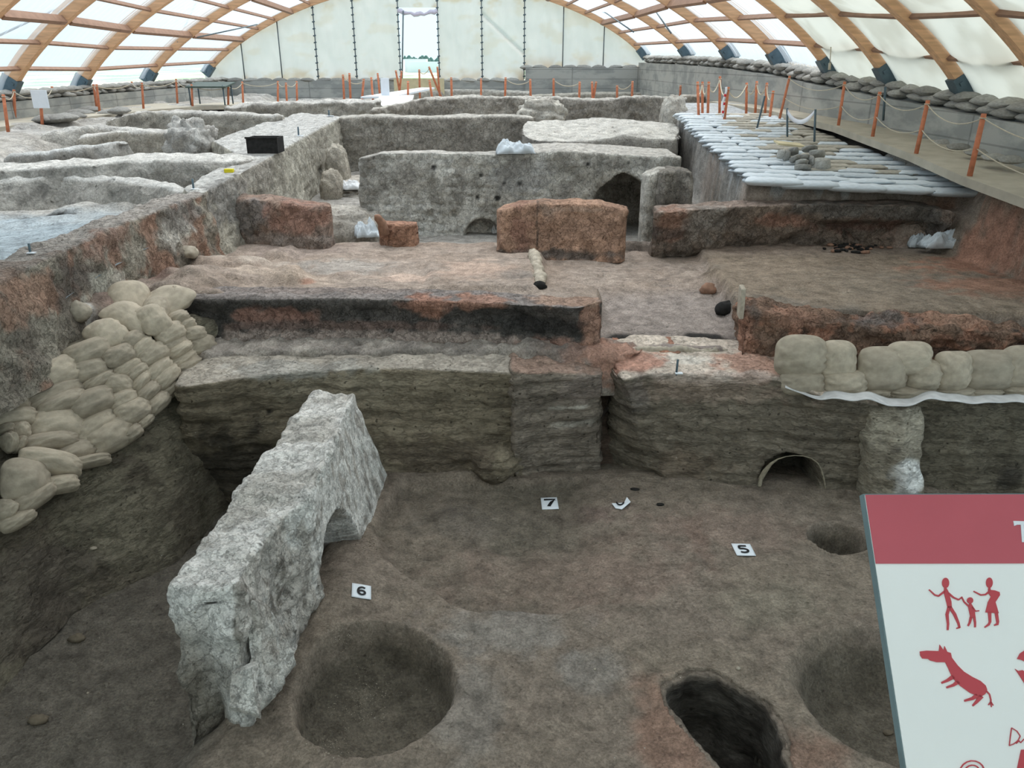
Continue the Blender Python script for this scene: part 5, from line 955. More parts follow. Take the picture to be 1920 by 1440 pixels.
#PART3
# ================================================================== 8. PIT LINING (steep pit in the trench floor)
def pit2_r(th): return 1+.06*np.sin(3*th+1)+.045*np.sin(5*th+2)+.02*np.sin(9*th)
cx, cy, rx, ry, dp, so, ro = pits[1]
th = np.linspace(0, 2*PI, 150)[:, None]; v = np.linspace(0, 1, 44)[None, :]; cR, sR = math.cos(ro), math.sin(ro)
rr = pit2_r(th)*(1.02-.12*sm(0, .07, v)+.02*np.sin(v*PI)-.22*sm(.8, 1, v))
ux, uy = rx*rr*np.cos(th), ry*rr*np.sin(th); X = cx+ux*cR-uy*sR; Y = cy+ux*sR+uy*cR
P = np.stack([X, Y, h1(X*0+cx+.42, Y*0+cy+.1)*0-v*.5], -1); P[:, 0, 2] = .005
c0_ = np.array([cx, cy, 0]); out = P-c0_; out[..., 2] = 0; out /= np.linalg.norm(out, axis=-1, keepdims=True)
nz_ = fbm(P, 6, 5, 401); nz_[-1] = nz_[0]; P = P+out*(.022*nz_*sm(0, .08, v))[..., None]

zt = h1(P[:, :, 0], P[:, :, 1], True)
P[..., 2] += zt[:, :1]*(1-v)
for i_, (e_, dz_) in enumerate(((.075, .001), (.045, .006), (.018, .006), (.0, -.004))): P[:, i_] = P[:, 4]*np.array([1, 1, 0])+out[:, 4]*e_; P[:, i_, 2] = h1(P[:, i_, 0], P[:, i_, 1], True)+dz_
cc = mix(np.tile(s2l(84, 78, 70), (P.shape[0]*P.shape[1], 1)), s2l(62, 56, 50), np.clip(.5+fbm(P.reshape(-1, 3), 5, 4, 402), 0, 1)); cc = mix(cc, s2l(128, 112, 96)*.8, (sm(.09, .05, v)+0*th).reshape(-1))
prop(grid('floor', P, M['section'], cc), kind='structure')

# ================================================================== 9. NUMBER CARDS
for txt, corners, lab in (('7', ((1014, 935), (1045, 934), (1047, 956), (1016, 957)), 'white number card reading 7 on the trench floor, below the clay boulder'), ('6', ((664, 1096), (700, 1102), (690, 1125), (654, 1119)), 'white number card reading 6 on the raised soil beside the plastered wall'), ('5', ((1373, 1021), (1408, 1022), (1415, 1044), (1379, 1043)), 'white number card reading 5 on the open trench floor')):
    pts = []
    for px, py in corners:
        h_, n_ = hit(px, py); pts.append(h_)
    c = sum(pts, Vector())/4; ax = ((pts[1]-pts[0])+(pts[2]-pts[3]))/2; ay = ((pts[0]-pts[3])+(pts[1]-pts[2]))/2; n_ = ax.cross(ay).normalized(); Y_ = n_.cross(ax.normalized())
    r = empty('number_card', c+n_*.008, label=lab, cat='number card', group=None)
    Mx = Matrix((ax.normalized(), Y_, n_)).transposed().to_4x4(); Mx.translation = c+n_*.010; r.matrix_world = Mx
    w_, h2_ = ax.length/2, ay.length/2
    n1 = 9; P = np.array([[(w_*a, h2_*b, .0008*math.sin(a*2+b)) for b in np.linspace(-1, 1, n1)] for a in np.linspace(-1, 1, n1)]); o = grid('sheet', P, M['white'], None, r); sd = o.modifiers.new('s', 'SOLIDIFY'); sd.thickness = .003
    GL = {'7': [(-.5, .9), (.55, .9), (.2, .2), (-.12, -.9)], '5': [(.5, .9), (-.42, .9), (-.5, .12), (.05, .22), (.5, -.1), (.48, -.6), (.05, -.9), (-.5, -.72)], '6': [(.48, .68), (.1, .92), (-.38, .62), (-.52, 0), (-.45, -.55), (-.05, -.9), (.4, -.72), (.52, -.3), (.3, .05), (-.1, .1), (-.45, -.2)]}[txt]
    sc_d = h2_*.62; gp = [(x*sc_d*1.25, y*sc_d, 0) for x, y in GL]; gp = gp if txt == '7' else [tuple(p) for p in blend(resample(np.array(gp), 40), 3)]
    t = tube('digit', gp, sc_d*.20, M['black'], r, 8); t.scale = (1, 1, .06); t.location = (0, 0, .0042)
# curled, half buried card
hc, nc = hit(1164, 948)
r = empty('number_card', hc, label='torn curled white number card near the reddish patch, digit half hidden', cat='number card')
pc = [hit(1147, 946)[0], hit(1170, 945)[0], hit(1175, 938)[0], hit(1182, 947)[0], hit(1166, 957)[0], hit(1154, 955)[0]]
V = [tuple(p-hc+Vector((0, 0, .012+.02*(i in (2, 3))))) for i, p in enumerate(pc)]; V += [tuple(Vector(v)-Vector((0, 0, .004))) for v in V]; n6 = 6
mesh('sheet', V, [tuple(range(n6)), tuple(range(2*n6-1, n6-1, -1))]+[(i, n6+i, n6+(i+1) % n6, (i+1) % n6) for i in range(n6)], M['white'], r, False)
arcp = [hit(1157+5.5+6.5*math.cos(a), 946+4.5*math.sin(a))[0]-hc+Vector((0, 0, .022)) for a in np.linspace(PI, 0, 9)]
tube('digit', arcp, .0065, M['black'], r, 5)

# ================================================================== 10. SMALL FINDS, MARKERS, SACKS
def rock(name, c, r, mat, label=None, cat='stone', group=None, seed=0, parent=None, n=18):
    u = np.linspace(0, 2*PI, n)[:, None]; v = np.linspace(0, PI, n//2+2)[None, :]; D = np.stack([np.cos(u)*np.sin(v), np.sin(u)*np.sin(v), np.cos(v)+0*u], -1); D[-1] = D[0]; D[:, 0] = D[0, 0]; D[:, -1] = D[0, -1]
    P = D*np.array(r)*(1+.25*fbm(D, 1.6, 3, seed+400))[..., None]; P[-1] = P[0]
    o = grid(name, P, mat, None, parent); o.location = c
    if label: prop(o, label, cat, group)
    return o
for i, (px, py, r_, mt, lab) in enumerate(((1012, 540, (.07, .05, .05), 'dark', 'dark burnt stone beside the fallen plaster ridge'), (1327, 548, (.09, .08, .07), 'redclay', 'round dark red clay lump by the edge of the big room'), (1362, 585, (.12, .09, .08), 'dark', 'charred black clod below the small upright slab'),
    (150, 592, (.10, .09, .09), 'stone', 'pale grey lump above the long sandbag stack'), (230, 568, (.11, .08, .05), 'stone', 'flat pale stone behind the topmost sandbags'), (355, 478, (.11, .1, .07), 'stone', 'white plaster lump at the foot of the diagonal wall'), (1238, 947, (.035, .02, .012), 'dark', 'small curved dark sherd on the trench floor'), (1190, 918, (.04, .02, .01), 'dark', 'thin dark sherd behind the torn card'), (73, 1352, (.06, .04, .025), 'clod', 'dark clod on the trench floor at the bottom corner'), (145, 1200, (.06, .035, .03), 'clod', 'brown clod lying on the deeper trench floor'), (175, 1029, (.03, .02, .012), 'stone', 'small pale sherd stuck in the earth bank'),
    (1384, 1254, (.014, .012, .01), 'stone', 'tiny white pebble at the rim of the steep pit'), (1115, 1255, (.008, .008, .006), 'stone', 'tiny white pebble on the open floor'), (165, 1300, (.008, .008, .006), 'stone', 'tiny white pebble on the deeper trench floor'), (1665, 1375, (.03, .02, .015), 'clod', 'small clod at the bottom of the wide shallow pit'))):
    if mt == 'redclay': m_ = bpy.data.materials['red_clay']
    elif mt == 'clod': m_ = M.setdefault('clod', simple('brown_clod', s2l(110, 100, 86), .95, .25, 20, .5))
    else: m_ = M[mt]
    h_, n_ = hit(px, py)
    if h_: rock('stone' if mt == 'stone' else 'clod' if mt != 'dark' else 'sherd', h_+Vector((0, 0, r_[2]*.4)), r_, m_, lab, 'stone' if mt == 'stone' else 'clod', seed=i)
# gravel
def gravel(name, centres, label, seed, n, smin, smax, mat):
    rnd = random.Random(seed); V = []; F = []
    for _ in range(n):
        cx_, cy_, sx, sy = rnd.choice(centres); px, py = rnd.gauss(cx_, sx), rnd.gauss(cy_, sy); h_, n_ = hit(px, py)
        if not h_: continue
        s_ = rnd.uniform(smin, smax); k = len(V)
        V += [tuple(h_+Vector((rnd.uniform(.6, 1)*a*s_, rnd.uniform(.6, 1)*b*s_, rnd.uniform(.5, .9)*c*s_))) for a, b, c in ((1, 0, 0), (-1, 0, 0), (0, 1, 0), (0, -1, 0), (0, 0, 1), (0, 0, -1))]
        F += [tuple(k+i for i in f) for f in ((0, 2, 4), (2, 1, 4), (1, 3, 4), (3, 0, 4), (2, 0, 5), (1, 2, 5), (3, 1, 5), (0, 3, 5))]
    return prop(mesh(name, V, F, mat, None, False), label, 'gravel', kind='stuff')
gravel('gravel', [(620, 1400, 28, 12), (670, 1330, 30, 30), (700, 1300, 25, 25), (640, 1180, 20, 20)], 'fine grey gravel scattered in the round pit beside the plastered wall', 1, 500, .002, .006, M['stone'])
gravel('gravel', [(800, 1000, 60, 25), (830, 960, 60, 15), (1100, 930, 70, 15), (700, 1020, 12, 12), (1500, 930, 60, 12)], 'small crumbs of earth and grit along the foot of the section', 2, 450, .003, .008, M['clod'])
gravel('gravel', [(1640, 1370, 40, 30), (1580, 1330, 40, 30), (200, 1220, 90, 60), (100, 1330, 60, 40)], 'loose crumbs in the wide pit and deeper trench', 3, 260, .003, .008, M['clod'])
# charred heap in the east room
rnd = random.Random(5)
FB2 = tree_of(floor2)
root = empty('charred_heap', hit(1590, 468, FB2)[0], label='low heap of charred dark fragments on the floor of the room below the white sacks', cat='charred heap')
for i in range(46):
    px, py = rnd.gauss(1592, 30), max(461, rnd.gauss(467, 5)); h_, _n = hit(px, py, FB2)
    if h_: o = rock('fragment', h_+Vector((0, 0, .015))-Vector(root.location), (rnd.uniform(.02, .055), rnd.uniform(.02, .04), rnd.uniform(.012, .025)), M['dark'] if i % 3 else bpy.data.materials['red_clay'], seed=i, parent=root, n=9)
# crumpled white sacks
def crumpled(name, px, py, L_, W_, H_, rz, mat, label, seed, cat='sack', dz=0):
    h_, n_ = hit(px, py); n = 44; u = np.linspace(-1, 1, n)[:, None]+np.zeros((1, n)); v = np.linspace(-1, 1, n)[None, :]+np.zeros((n, 1))
    q = np.stack([u, v, 0*u], -1); e = np.clip((1-u**4)*(1-v**4), 0, 1)**.5
    z = H_*e*(.6+.5*fbm(q, 1.6, 4, seed)+.25*np.abs(fbm(q, 4, 3, seed+1))); P = np.stack([u*L_*(1+.1*fbm(q, 1.5, 2, seed+2)), v*W_*(1+.2*fbm(q, 1.5, 2, seed+3)), z], -1)
    o = grid(name, P, mat); o.location = h_+Vector((0, 0, .01+dz)); o.rotation_euler = (0, 0, rz); sd = o.modifiers.new('s', 'SOLIDIFY'); sd.thickness = .012; return prop(o, label, cat)
crumpled('white_sack', 1772, 464, .28, .11, .19, -.05, M['bag_white'], 'long half-filled white sack on the floor of the burnt room', 11)
crumpled('white_sack', 1722, 463, .13, .10, .17, -.2, M['bag_white'], 'crumpled open white sack beside the long half-filled one', 12)
crumpled('white_sack', 688, 442, .17, .18, .2, .3, M['bag_white'], 'bulging white sack leaning by the small orange stub', 13)
crumpled('white_sack', 965, 287, .27, .2, .17, .1, M['bag_white'], 'bundle of crumpled white sacks against the corner behind the large peeling wall', 14)
crumpled('plastic_sheet', 652, 354, .24, .2, .14, .2, M['sheet'], 'crumpled white plastic sheet on the floor of the alley', 15, 'plastic sheet')
crumpled('plastic_sheet', 928, 437, .05, .08, .1, .2, M['sheet'], 'scrap of pale blue plastic at the end of the orange burnt wall', 16, 'plastic sheet')
# fallen plaster ridge between the two burnt rooms
pr_ = [hit(px, py)[0]+Vector((0, 0, .03)) for px, py in ((1000, 478), (1004, 492), (1008, 505), (1010, 518), (1012, 530), (1013, 540))]
def rough_tube(name, pts, rad, mat, amp, seed, label, cat, n=90, m=22):
    pts = resample(np.array([tuple(p) for p in pts]), n); rad = np.interp(np.linspace(0, 1, n), np.linspace(0, 1, len(rad)), rad); T = np.gradient(pts, axis=0); T /= np.linalg.norm(T, axis=1)[:, None]
    a = np.cross(T, [0, 0, 1.]); a /= np.linalg.norm(a, axis=1)[:, None]; b = np.cross(a, T); th = np.linspace(0, 2*PI, m); D = a[:, None]*np.cos(th)[None, :, None]+b[:, None]*np.sin(th)[None, :, None]
    P = pts[:, None]+D*rad[:, None, None]; P = P+D*(amp*fbm(P, 9, 4, seed))[..., None]; P[:, -1] = P[:, 0]; P[0] = pts[0]; P[-1] = pts[-1]
    return prop(grid(name, P, mat), label, cat)
rough_tube('plaster_ridge', pr_, [.05, .07, .05, .06, .065, .04], M['stone'], .03, 5, 'broken pale plaster ridge between the two burnt floors', 'plaster ridge')
rough_tube('plaster_sill', [hit(px, py)[0]+Vector((0, 0, -.01)) for px, py in ((1190, 655), (1215, 653), (1240, 656), (1270, 654), (1300, 657), (1335, 655), (1368, 657))], [.02, .035, .04, .03, .035, .03, .02], M['stone'], .03, 8, 'low white plaster sill across the doorway gap', 'plaster sill')
# markers: short rods with a white tag
for px, py, h_px, lab in ((1268, 700, 28, 'thin dark green survey rod on the section edge by the doorway gap'), (57, 475, 18, 'small survey rod on the pale sky-tinted ground of the near room'), (363, 355, 18, 'small survey rod on the top of the diagonal wall'), (560, 255, 15, 'small survey rod on the broad pale wall beyond the crate'), (617, 218, 10, 'small survey rod at the far end of the broad pale wall'), (1248, 230, 10, 'small survey rod at the foot of the slanting wall end')):
    h_, n_ = hit(px, py)
    if not h_: continue
    D_ = h_.length; hh_ = h_px/FPX*h_.y*1.05; r = empty('survey_rod', h_, label=lab, cat='survey rod', group='survey rods')
    tube('rod', [(0, 0, -.02), (.004, 0, hh_)], .006+.0006*h_.y, M['steel'], r, 6)
    sz = .012+.003*h_.y; box('tag', (sz*.6, -sz*.5, .008), (sz, 0, 0), (0, sz*.6, 0), (0, 0, .004), M['white'], r)
h_, _n = hit(430, 323); o = box('yellow_tag', h_+Vector((0, 0, .02)), (.06, 0, 0), (0, .03, 0), (0, 0, .025), M['yellow'], None, .005); prop(o, 'small yellow block lying on top of the diagonal wall', 'marker block')

# ================================================================== 11. WALKWAYS, POSTS, ROPES
def slabpoly(name, pts, t, mat, label=None, kind='structure'):
    n = len(pts); V = [tuple(p) for p in pts]+[(p[0], p[1], p[2]-t) for p in pts]; F = [tuple(range(n)), tuple(range(2*n-1, n-1, -1))]+[(i, n+i, n+(i+1) % n, (i+1) % n) for i in range(n)]
    o = mesh(name, V, F, mat, None, False); return prop(o, kind=kind)
ed = [(5.3, 7.9, 2.05), (5.22, 9.5, 2.15), (5.3, 11.1, 2.25), (5.28, 13.8, 2.4), (5.2, 17, 2.45), (4.9, 21, 2.45)]
inn = [(7.0, 7.9, 2.05), (6.6, 9.5, 2.15), (6.5, 11.1, 2.25), (6.2, 13.8, 2.4), (5.9, 17, 2.45), (5.7, 21, 2.45)]
def strip(name, A_, B_, t, mat):
    n = len(A_); V = []
    for a, b in zip(A_, B_): V += [a, b, (b[0], b[1], b[2]-t), (a[0], a[1], a[2]-t)]
    F = [(4*i+q, 4*i+4+q, 4*i+4+(q+1) % 4, 4*i+(q+1) % 4) for i in range(n-1) for q in range(4)]+[(0, 1, 2, 3), (4*n-1, 4*n-2, 4*n-3, 4*n-4)]
    return prop(mesh(name, V, F, mat, None, False), kind='structure')
strip('walkway', ed, inn, .10, M['board'])
strip('walkway', [(-9.9, 14.5, 2.2), (-9.85, 16.5, 2.2), (-9.6, 19.5, 2.2), (-9.3, 22.2, 2.2), (-8.6, 23.6, 2.2), (-7.2, 24.4, 2.2), (-5.2, 24.8, 2.2)], [(-11.1, 14.5, 2.2), (-11.1, 16.5, 2.2), (-11.1, 19.5, 2.2), (-11.1, 23.5, 2.2), (-10.6, 25.2, 2.2), (-7.5, 26.0, 2.2), (-5.2, 26.2, 2.2)], .10, M['board'])
ROPES = []
def post(px0, py0, px1, py1, Y=None, z=None, side='', r=.022, lab=None, tape=False):
    if z is not None: b = PZ(px1, py1, z)
    elif Y is not None: b = PY(px1, py1, Y)
    t = PY(px0, py0, b[1]); root = empty('rope_post', b, label=lab, cat='post', group='orange rope posts')
    gz = drop(b[0], b[1], GB, b[2]+.3)[0]; lowz = (gz-b[2]-.03) if (z is None and gz and -1 < gz-b[2] < 0) else -.05
    h = t-b; rr_ = r; tube('stake', [tuple(h*(lowz/h[2])), tuple(h*.5), tuple(h)], [rr_, rr_*.96, rr_*.92], M['post'], root, 8)
    e = h*.93; ln = np.linalg.norm(h); tube('rope_loop', [tuple(e+np.array([math.cos(a)*rr_*1.15, math.sin(a)*rr_*1.15, .0])) for a in np.linspace(0, 2*PI, 9)], .006, M['rope'], root, 5)
    return b, t, root
def rope(a, b, sag, lab, n=14, r=.007):
    a, b = np.array(a), np.array(b); pts = [tuple(a+(b-a)*i/n-np.array([0, 0, sag*4*(i/n)*(1-i/n)])) for i in range(n+1)]
    o = tube('barrier_rope', pts, r, M['rope'], None, 5); return prop(o, lab, 'rope', 'pale barrier ropes')
RP = [(1845, 213, 1818, 330, 2.15), (1740, 188, 1718, 287, 2.25), (1650, 172, 1636, 256, 2.33), (1584, 153, 1572, 235, 2.4), (1481, 142, 1463, 217, 2.45)]
prev = None
RPP = []
for i, (a, b, c, d, z) in enumerate(RP):
    RPP.append(post(a, b, c, d, z=z, r=.032-.002*i, lab='orange post on the walkway edge beside the white sacks, %s from the viewer' % ordi(i+1)))
nx_ = (np.array([5.33, 7.3, 2.0]), np.array([5.45, 7.2, 2.75]), None)
seq = [nx_]+RPP
for i in range(len(seq)-1):
    for lv, sg in ((.93, .14), (.45, .12)):
        a = seq[i][0]+(seq[i][1]-seq[i][0])*lv; b = seq[i+1][0]+(seq[i+1][1]-seq[i+1][0])*lv; rope(a, b, sg, '%s sagging rope in the %s span of the walkway fence from the viewer' % ('upper' if lv > .5 else 'lower', ordi(i+1)))
# steel stake by the wall
o = tube('steel_stake', [PY(1656, 226, 13.2), PY(1660, 163, 13.2)], .018, M['steel'], None, 6); prop(o, 'dark steel stake standing against the concrete wall beyond the third post', 'stake')
CR = [(1308, 153, 1310, 218), (1317, 153, 1317, 213), (1329, 153, 1327, 218), (1350, 143, 1349, 213), (1366, 163, 1358, 225), (1400, 155, 1399, 212), (1419, 152, 1416, 213), (1438, 155, 1434, 217), (1450, 170, 1443, 222)]
prev = None
for i, (a, b, c, d) in enumerate(CR):
    q = post(a, b, c, d, Y=17.0+(218-d)*.12, r=.028, lab='orange post in the cluster behind the white sacks, %s along' % ordi(i+1))
    if prev: rope(prev[1]*.93+prev[0]*.07, q[1]*.93+q[0]*.07, .2, 'slack rope between the %s and next post of the cluster' % ordi(i), r=.012)
    prev = q
    if i == 4:
        bb, tt_ = q[0], q[1]; pts = [tuple(bb+(tt_-bb)*f+np.array([-.06+.02*math.sin(f*9), -.04, .0])) for f in np.linspace(.1, 1, 8)]; o = tube('barrier_tape', pts, .022, M['tape'], None, 5); prop(o, 'red and white tape strip hanging down a post of the cluster', 'barrier tape')
        for f in (.25, .5, .75): tube('red_band', [tuple(bb+(tt_-bb)*(f-.04)+np.array([-.055, -.05, 0])), tuple(bb+(tt_-bb)*(f+.04)+np.array([-.055, -.05, 0]))], .024, M['tapered'], o, 5)
# dark rods with tape on the sacks
rods = []
for px0, py0, px1, py1, lab in ((1476, 203, 1478, 268, 'first dark steel rod standing on the white sacks, carrying tape'), (1529, 205, 1528, 275, 'second dark steel rod standing on the white sacks, carrying tape'), (1434, 180, 1415, 251, 'leaning dark steel rod among the white sacks')):
    h_ = PZ(px1, py1, 2.12 if py1 > 260 else 2.18); t = PY(px0, py0, h_[1]); o = tube('steel_rod', [h_-np.array([0, 0, .12]), t], .017, M['steel'], None, 6); prop(o, lab, 'rod'); rods.append((h_, t))
def tape(p0, p1, sag, lab):
    n = 20; P = np.zeros((n, 2, 3)); 
    for i in range(n):
        f = i/(n-1); q = p0+(p1-p0)*f-np.array([0, 0, sag*4*f*(1-f)]); P[i, 0] = q+np.array([0, 0, .035]); P[i, 1] = q+np.array([0, .03*math.sin(f*7), -.035])
    o = grid('barrier_tape', P, M['tape']); sd = o.modifiers.new('s', 'SOLIDIFY'); sd.thickness = .003; prop(o, lab, 'barrier tape')
    for k in range(1, n-2, 4):
        Q = P[k:k+2].copy(); Q[..., 1] -= .004; r_ = grid('red_band', Q, M['tapered'], None, o)
tape(rods[0][1]-np.array([0, 0, .03]), rods[1][1]-np.array([0, 0, .03]), .17, 'red and white tape sagging between two dark rods')
FR = [(655, 137, 657, 180), (643, 140, 645, 180), (682, 148, 678, 196), (696, 145, 700, 195), (708, 137, 712, 177), (722, 153, 724, 200), (742, 132, 748, 165), (753, 133, 750, 163), (765, 152, 765, 198), (786, 130, 787, 168), (804, 125, 815, 152), (805, 150, 812, 194), (820, 125, 823, 160), (846, 145, 847, 182), (902, 147, 902, 177), (948, 145, 947, 180), (994, 148, 995, 181), (1038, 147, 1038, 181), (1087, 153, 1086, 182), (1110, 153, 1111, 183), (1118, 153, 1113, 183), (1157, 160, 1157, 185), (1186, 152, 1185, 179), (1276, 160, 1275, 185)]
prev = None
for i, (a, b, c, d) in enumerate(FR):
    Yp = 24.5 if d > 177 else 28.5; q = post(a, b, c, d, Y=Yp, r=.034, lab='small orange post in the far row below the end wall, %s from the door side' % ordi(i+1))
    if prev is not None and abs(prev[0][1]-Yp) < .1 and i % 2 == 0: rope(prev[1]*.9+prev[0]*.1, q[1]*.9+q[0]*.1, .12, 'faint rope between far posts, after the %s post' % ordi(i), r=.012)
    prev = q
LR = [(6, 177, 14, 237, 16), (26, 168, 28, 220, 18.5), (75, 172, 79, 228, 17), (97, 162, 105, 210, 20.5), (175, 158, 182, 205, 22), (181, 158, 187, 210, 21), (247, 153, 247, 197, 24.8), (266, 155, 269, 203, 22.4), (330, 148, 333, 197, 25), (359, 158, 361, 200, 23.6), (428, 160, 428, 197, 24.4), (454, 153, 456, 193, 25.5), (521, 152, 521, 190, 26), (536, 155, 538, 192, 25.6), (556, 152, 557, 187, 26.5)]
prev = None
for i, (a, b, c, d, Yp) in enumerate(LR):
    q = post(a, b, c, d, Y=Yp, r=.032, lab='orange post of the far-side walkway fence, %s from the picture edge' % ordi(i+1))
    if prev is not None: rope(prev[1]*.93+prev[0]*.07, q[1]*.93+q[0]*.07, .1, 'thin rope after the %s post of the far-side walkway fence' % ordi(i), r=.009)
    prev = q
for px, py, Y_, w_, h_, lab in ((75, 186, 16.9, .16, .17, 'small white notice fixed to a post of the far-side walkway'), (722, 163, 24.4, .12, .24, 'small white notice on a far post beside the white boards')):
    c = PY(px, py, Y_); o = box('notice', c, (w_, 0, 0), (0, .01, 0), (0, 0, h_), M['white'], None, .004); prop(o, lab, 'notice')
# dark green low table
tp = PY(400, 159, 24.0); bt = PY(400, 196, 24.0); hh = tp[2]-bt[2]
r = empty('metal_table', bt, label='low table with a dark green sheet top against the concrete wall', cat='table')
M['green'] = simple('dark_green_sheet', s2l(70, 84, 78), .6, .15, 6)
slope = .03; box('table_top', (0, 0, hh), (.56, 0, 0), (0, .45, .05), (0, 0, .02), M['green'], r)
for sx in (-.5, .45):
    for sy in (-.35, .35): tube('leg', [(sx, sy, 0), (sx, sy, hh)], .02, M['steel'], r, 6)
# white boards
pA = [PY(675, 180, 24.8), PY(760, 168, 26.8), PY(812, 164, 27.5), PY(790, 169, 26.5), PY(700, 184, 24.6)]
def prism(name, pts, t, mat, **k):
    n = len(pts); V = [tuple(p) for p in pts]+[(p[0], p[1], p[2]-t) for p in pts]; F = [tuple(range(n))[::-1], tuple(range(n, 2*n))]+[(i, (i+1) % n, n+(i+1) % n, n+i) for i in range(n)]
    return prop(mesh(name, V, F, mat, None, False), **k)
prism('white_board', [PY(676, 181, 24.0), PY(790, 164, 27.0), PY(815, 164, 27.2), PY(735, 181, 24.2)], .05, M['white'], label='long thin white board running back to the door opening', cat='board')
prism('white_board', [PY(700, 198, 22.3), PY(712, 180, 24.0), PY(776, 178, 24.0), PY(768, 200, 22.2)], .06, M['signw'], label='broad white board lying behind the far wall', cat='board')

# ================================================================== 12. INFORMATION SIGN
Acor = np.array(ray(1622, 928))*1.2+O0; Bcor = np.array(ray(1700, 1440))*(1.2*.8946)+O0
ey = (Bcor-Acor); ey[0] = 0; ey /= np.linalg.norm(ey); ex = np.array([1, -.035, -.018]); ex -= ey*ex.dot(ey); ex /= np.linalg.norm(ex); en = np.cross(ex, ey); en = -en if en[2] < 0 else en
PW, PH = .95, .68
def s_uv(px, py):
    d = ray(px, py); t = (Acor-O0).dot(en)/d.dot(en); p = O0+d*t-Acor; return p.dot(ex), p.dot(ey)
Ms = Matrix([[ex[i], -ey[i], en[i], Acor[i]] for i in range(3)]+[[0, 0, 0, 1]])
sign = bpy.data.objects.new('information_sign', None); C.objects.link(sign); sign.matrix_world = Ms; prop(sign, 'tilted white information sign with a red header and red pictograms, close to the viewer', 'information sign')
def sbox(name, u0, u1, v0, v1, z0, z1, mat, parent): return box(name, ((u0+u1)/2, -(v0+v1)/2, (z0+z1)/2), ((u1-u0)/2, 0, 0), (0, (v1-v0)/2, 0), (0, 0, (z1-z0)/2), mat, parent)
sbox('backing_panel', -.002, PW, -.002, PH, -.016, -.002, M['edge'], sign)
panel = sbox('white_panel', 0, PW, 0, PH, -.002, 0, M['signw'], sign)
hv = s_uv(1646, 1057)[1]; header = sbox('red_header', 0.0, PW, 0.0, hv, 0, .0012, M['red'], sign)
cr2 = lambda X_, Y_: (1200+X_/2.571, 880+Y_/2.571)
def pict(name, polys, mat, parent, z0=.0, th=.0012):
    V = []; F = []
    for P_ in polys:
        k = len(V); n = len(P_); uv = [s_uv(*cr2(*p)) for p in P_]; V += [(u, -v, z0+th) for u, v in uv]+[(u, -v, z0) for u, v in uv]
        F += [tuple(range(k, k+n)), tuple(range(k+2*n-1, k+n-1, -1))]+[(k+i, k+n+i, k+n+(i+1) % n, k+(i+1) % n) for i in range(n)]
    o = mesh(name, V, F, mat, parent, False); return o
def ell(x, y, rx, ry, n=20): return [(x+rx*math.cos(2*PI*i/n), y+ry*math.sin(2*PI*i/n)) for i in range(n)]
def stroke(pts, w):
    out = []; pts = [np.array(p, float) for p in pts]; ws = w if hasattr(w, '__len__') else [w]*len(pts)
    l, r = [], []
    for i, p in enumerate(pts):
        t = pts[min(i+1, len(pts)-1)]-pts[max(i-1, 0)]; t /= np.linalg.norm(t); nn = np.array([-t[1], t[0]])*ws[i]/2; l.append(tuple(p+nn)); r.append(tuple(p-nn))
    return l+r[::-1]
def segs(pts, w):
    ws = w if hasattr(w, '__len__') else [w]*len(pts); return [stroke(pts[i:i+2], ws[i:i+2]) for i in range(len(pts)-1)]
pict('man_figure', [ell(1472, 548, 17, 25), stroke([(1470, 570), (1474, 590), (1488, 640), (1492, 668)], [9, 22, 24, 20]), *segs([(1468, 588), (1438, 611), (1420, 606), (1392, 580)], [10, 8, 7, 5]), *segs([(1484, 596), (1510, 618), (1535, 629), (1551, 616)], [10, 8, 7, 5]), stroke([(1490, 660), (1479, 700), (1484, 745), (1482, 775)], [15, 15, 11, 9]), stroke([(1492, 662), (1516, 700), (1534, 742), (1540, 765)], [15, 15, 11, 9]), stroke([(1540, 762), (1524, 767)], [8, 5])], M['pict'], sign)
pict('child_figure', [ell(1590, 632, 15, 15), stroke([(1590, 645), (1592, 662), (1600, 690), (1604, 715)], [7, 22, 26, 24]), *segs([(1586, 662), (1562, 640), (1549, 614)], [9, 7, 5]), *segs([(1600, 664), (1616, 684), (1634, 682)], [9, 6, 5]), stroke([(1595, 712), (1588, 740), (1580, 755)], [13, 10, 8]), stroke([(1610, 712), (1614, 740), (1614, 762)], [12, 10, 8])], M['pict'], sign)
pict('woman_figure', [ell(1683, 547, 16, 25), stroke([(1683, 568), (1683, 585)], [9, 12]), [(1676, 580), (1710, 584), (1732, 592), (1734, 606), (1712, 640), (1728, 694), (1664, 690), (1676, 640), (1690, 614), (1680, 600)], *segs([(1682, 590), (1664, 604), (1642, 606), (1607, 588)], [10, 8, 7, 5]), stroke([(1684, 688), (1686, 735), (1680, 748), (1660, 762)], [16, 12, 11, 6]), stroke([(1716, 690), (1723, 735), (1722, 746), (1706, 752)], [15, 13, 12, 6])], M['pict'], sign)
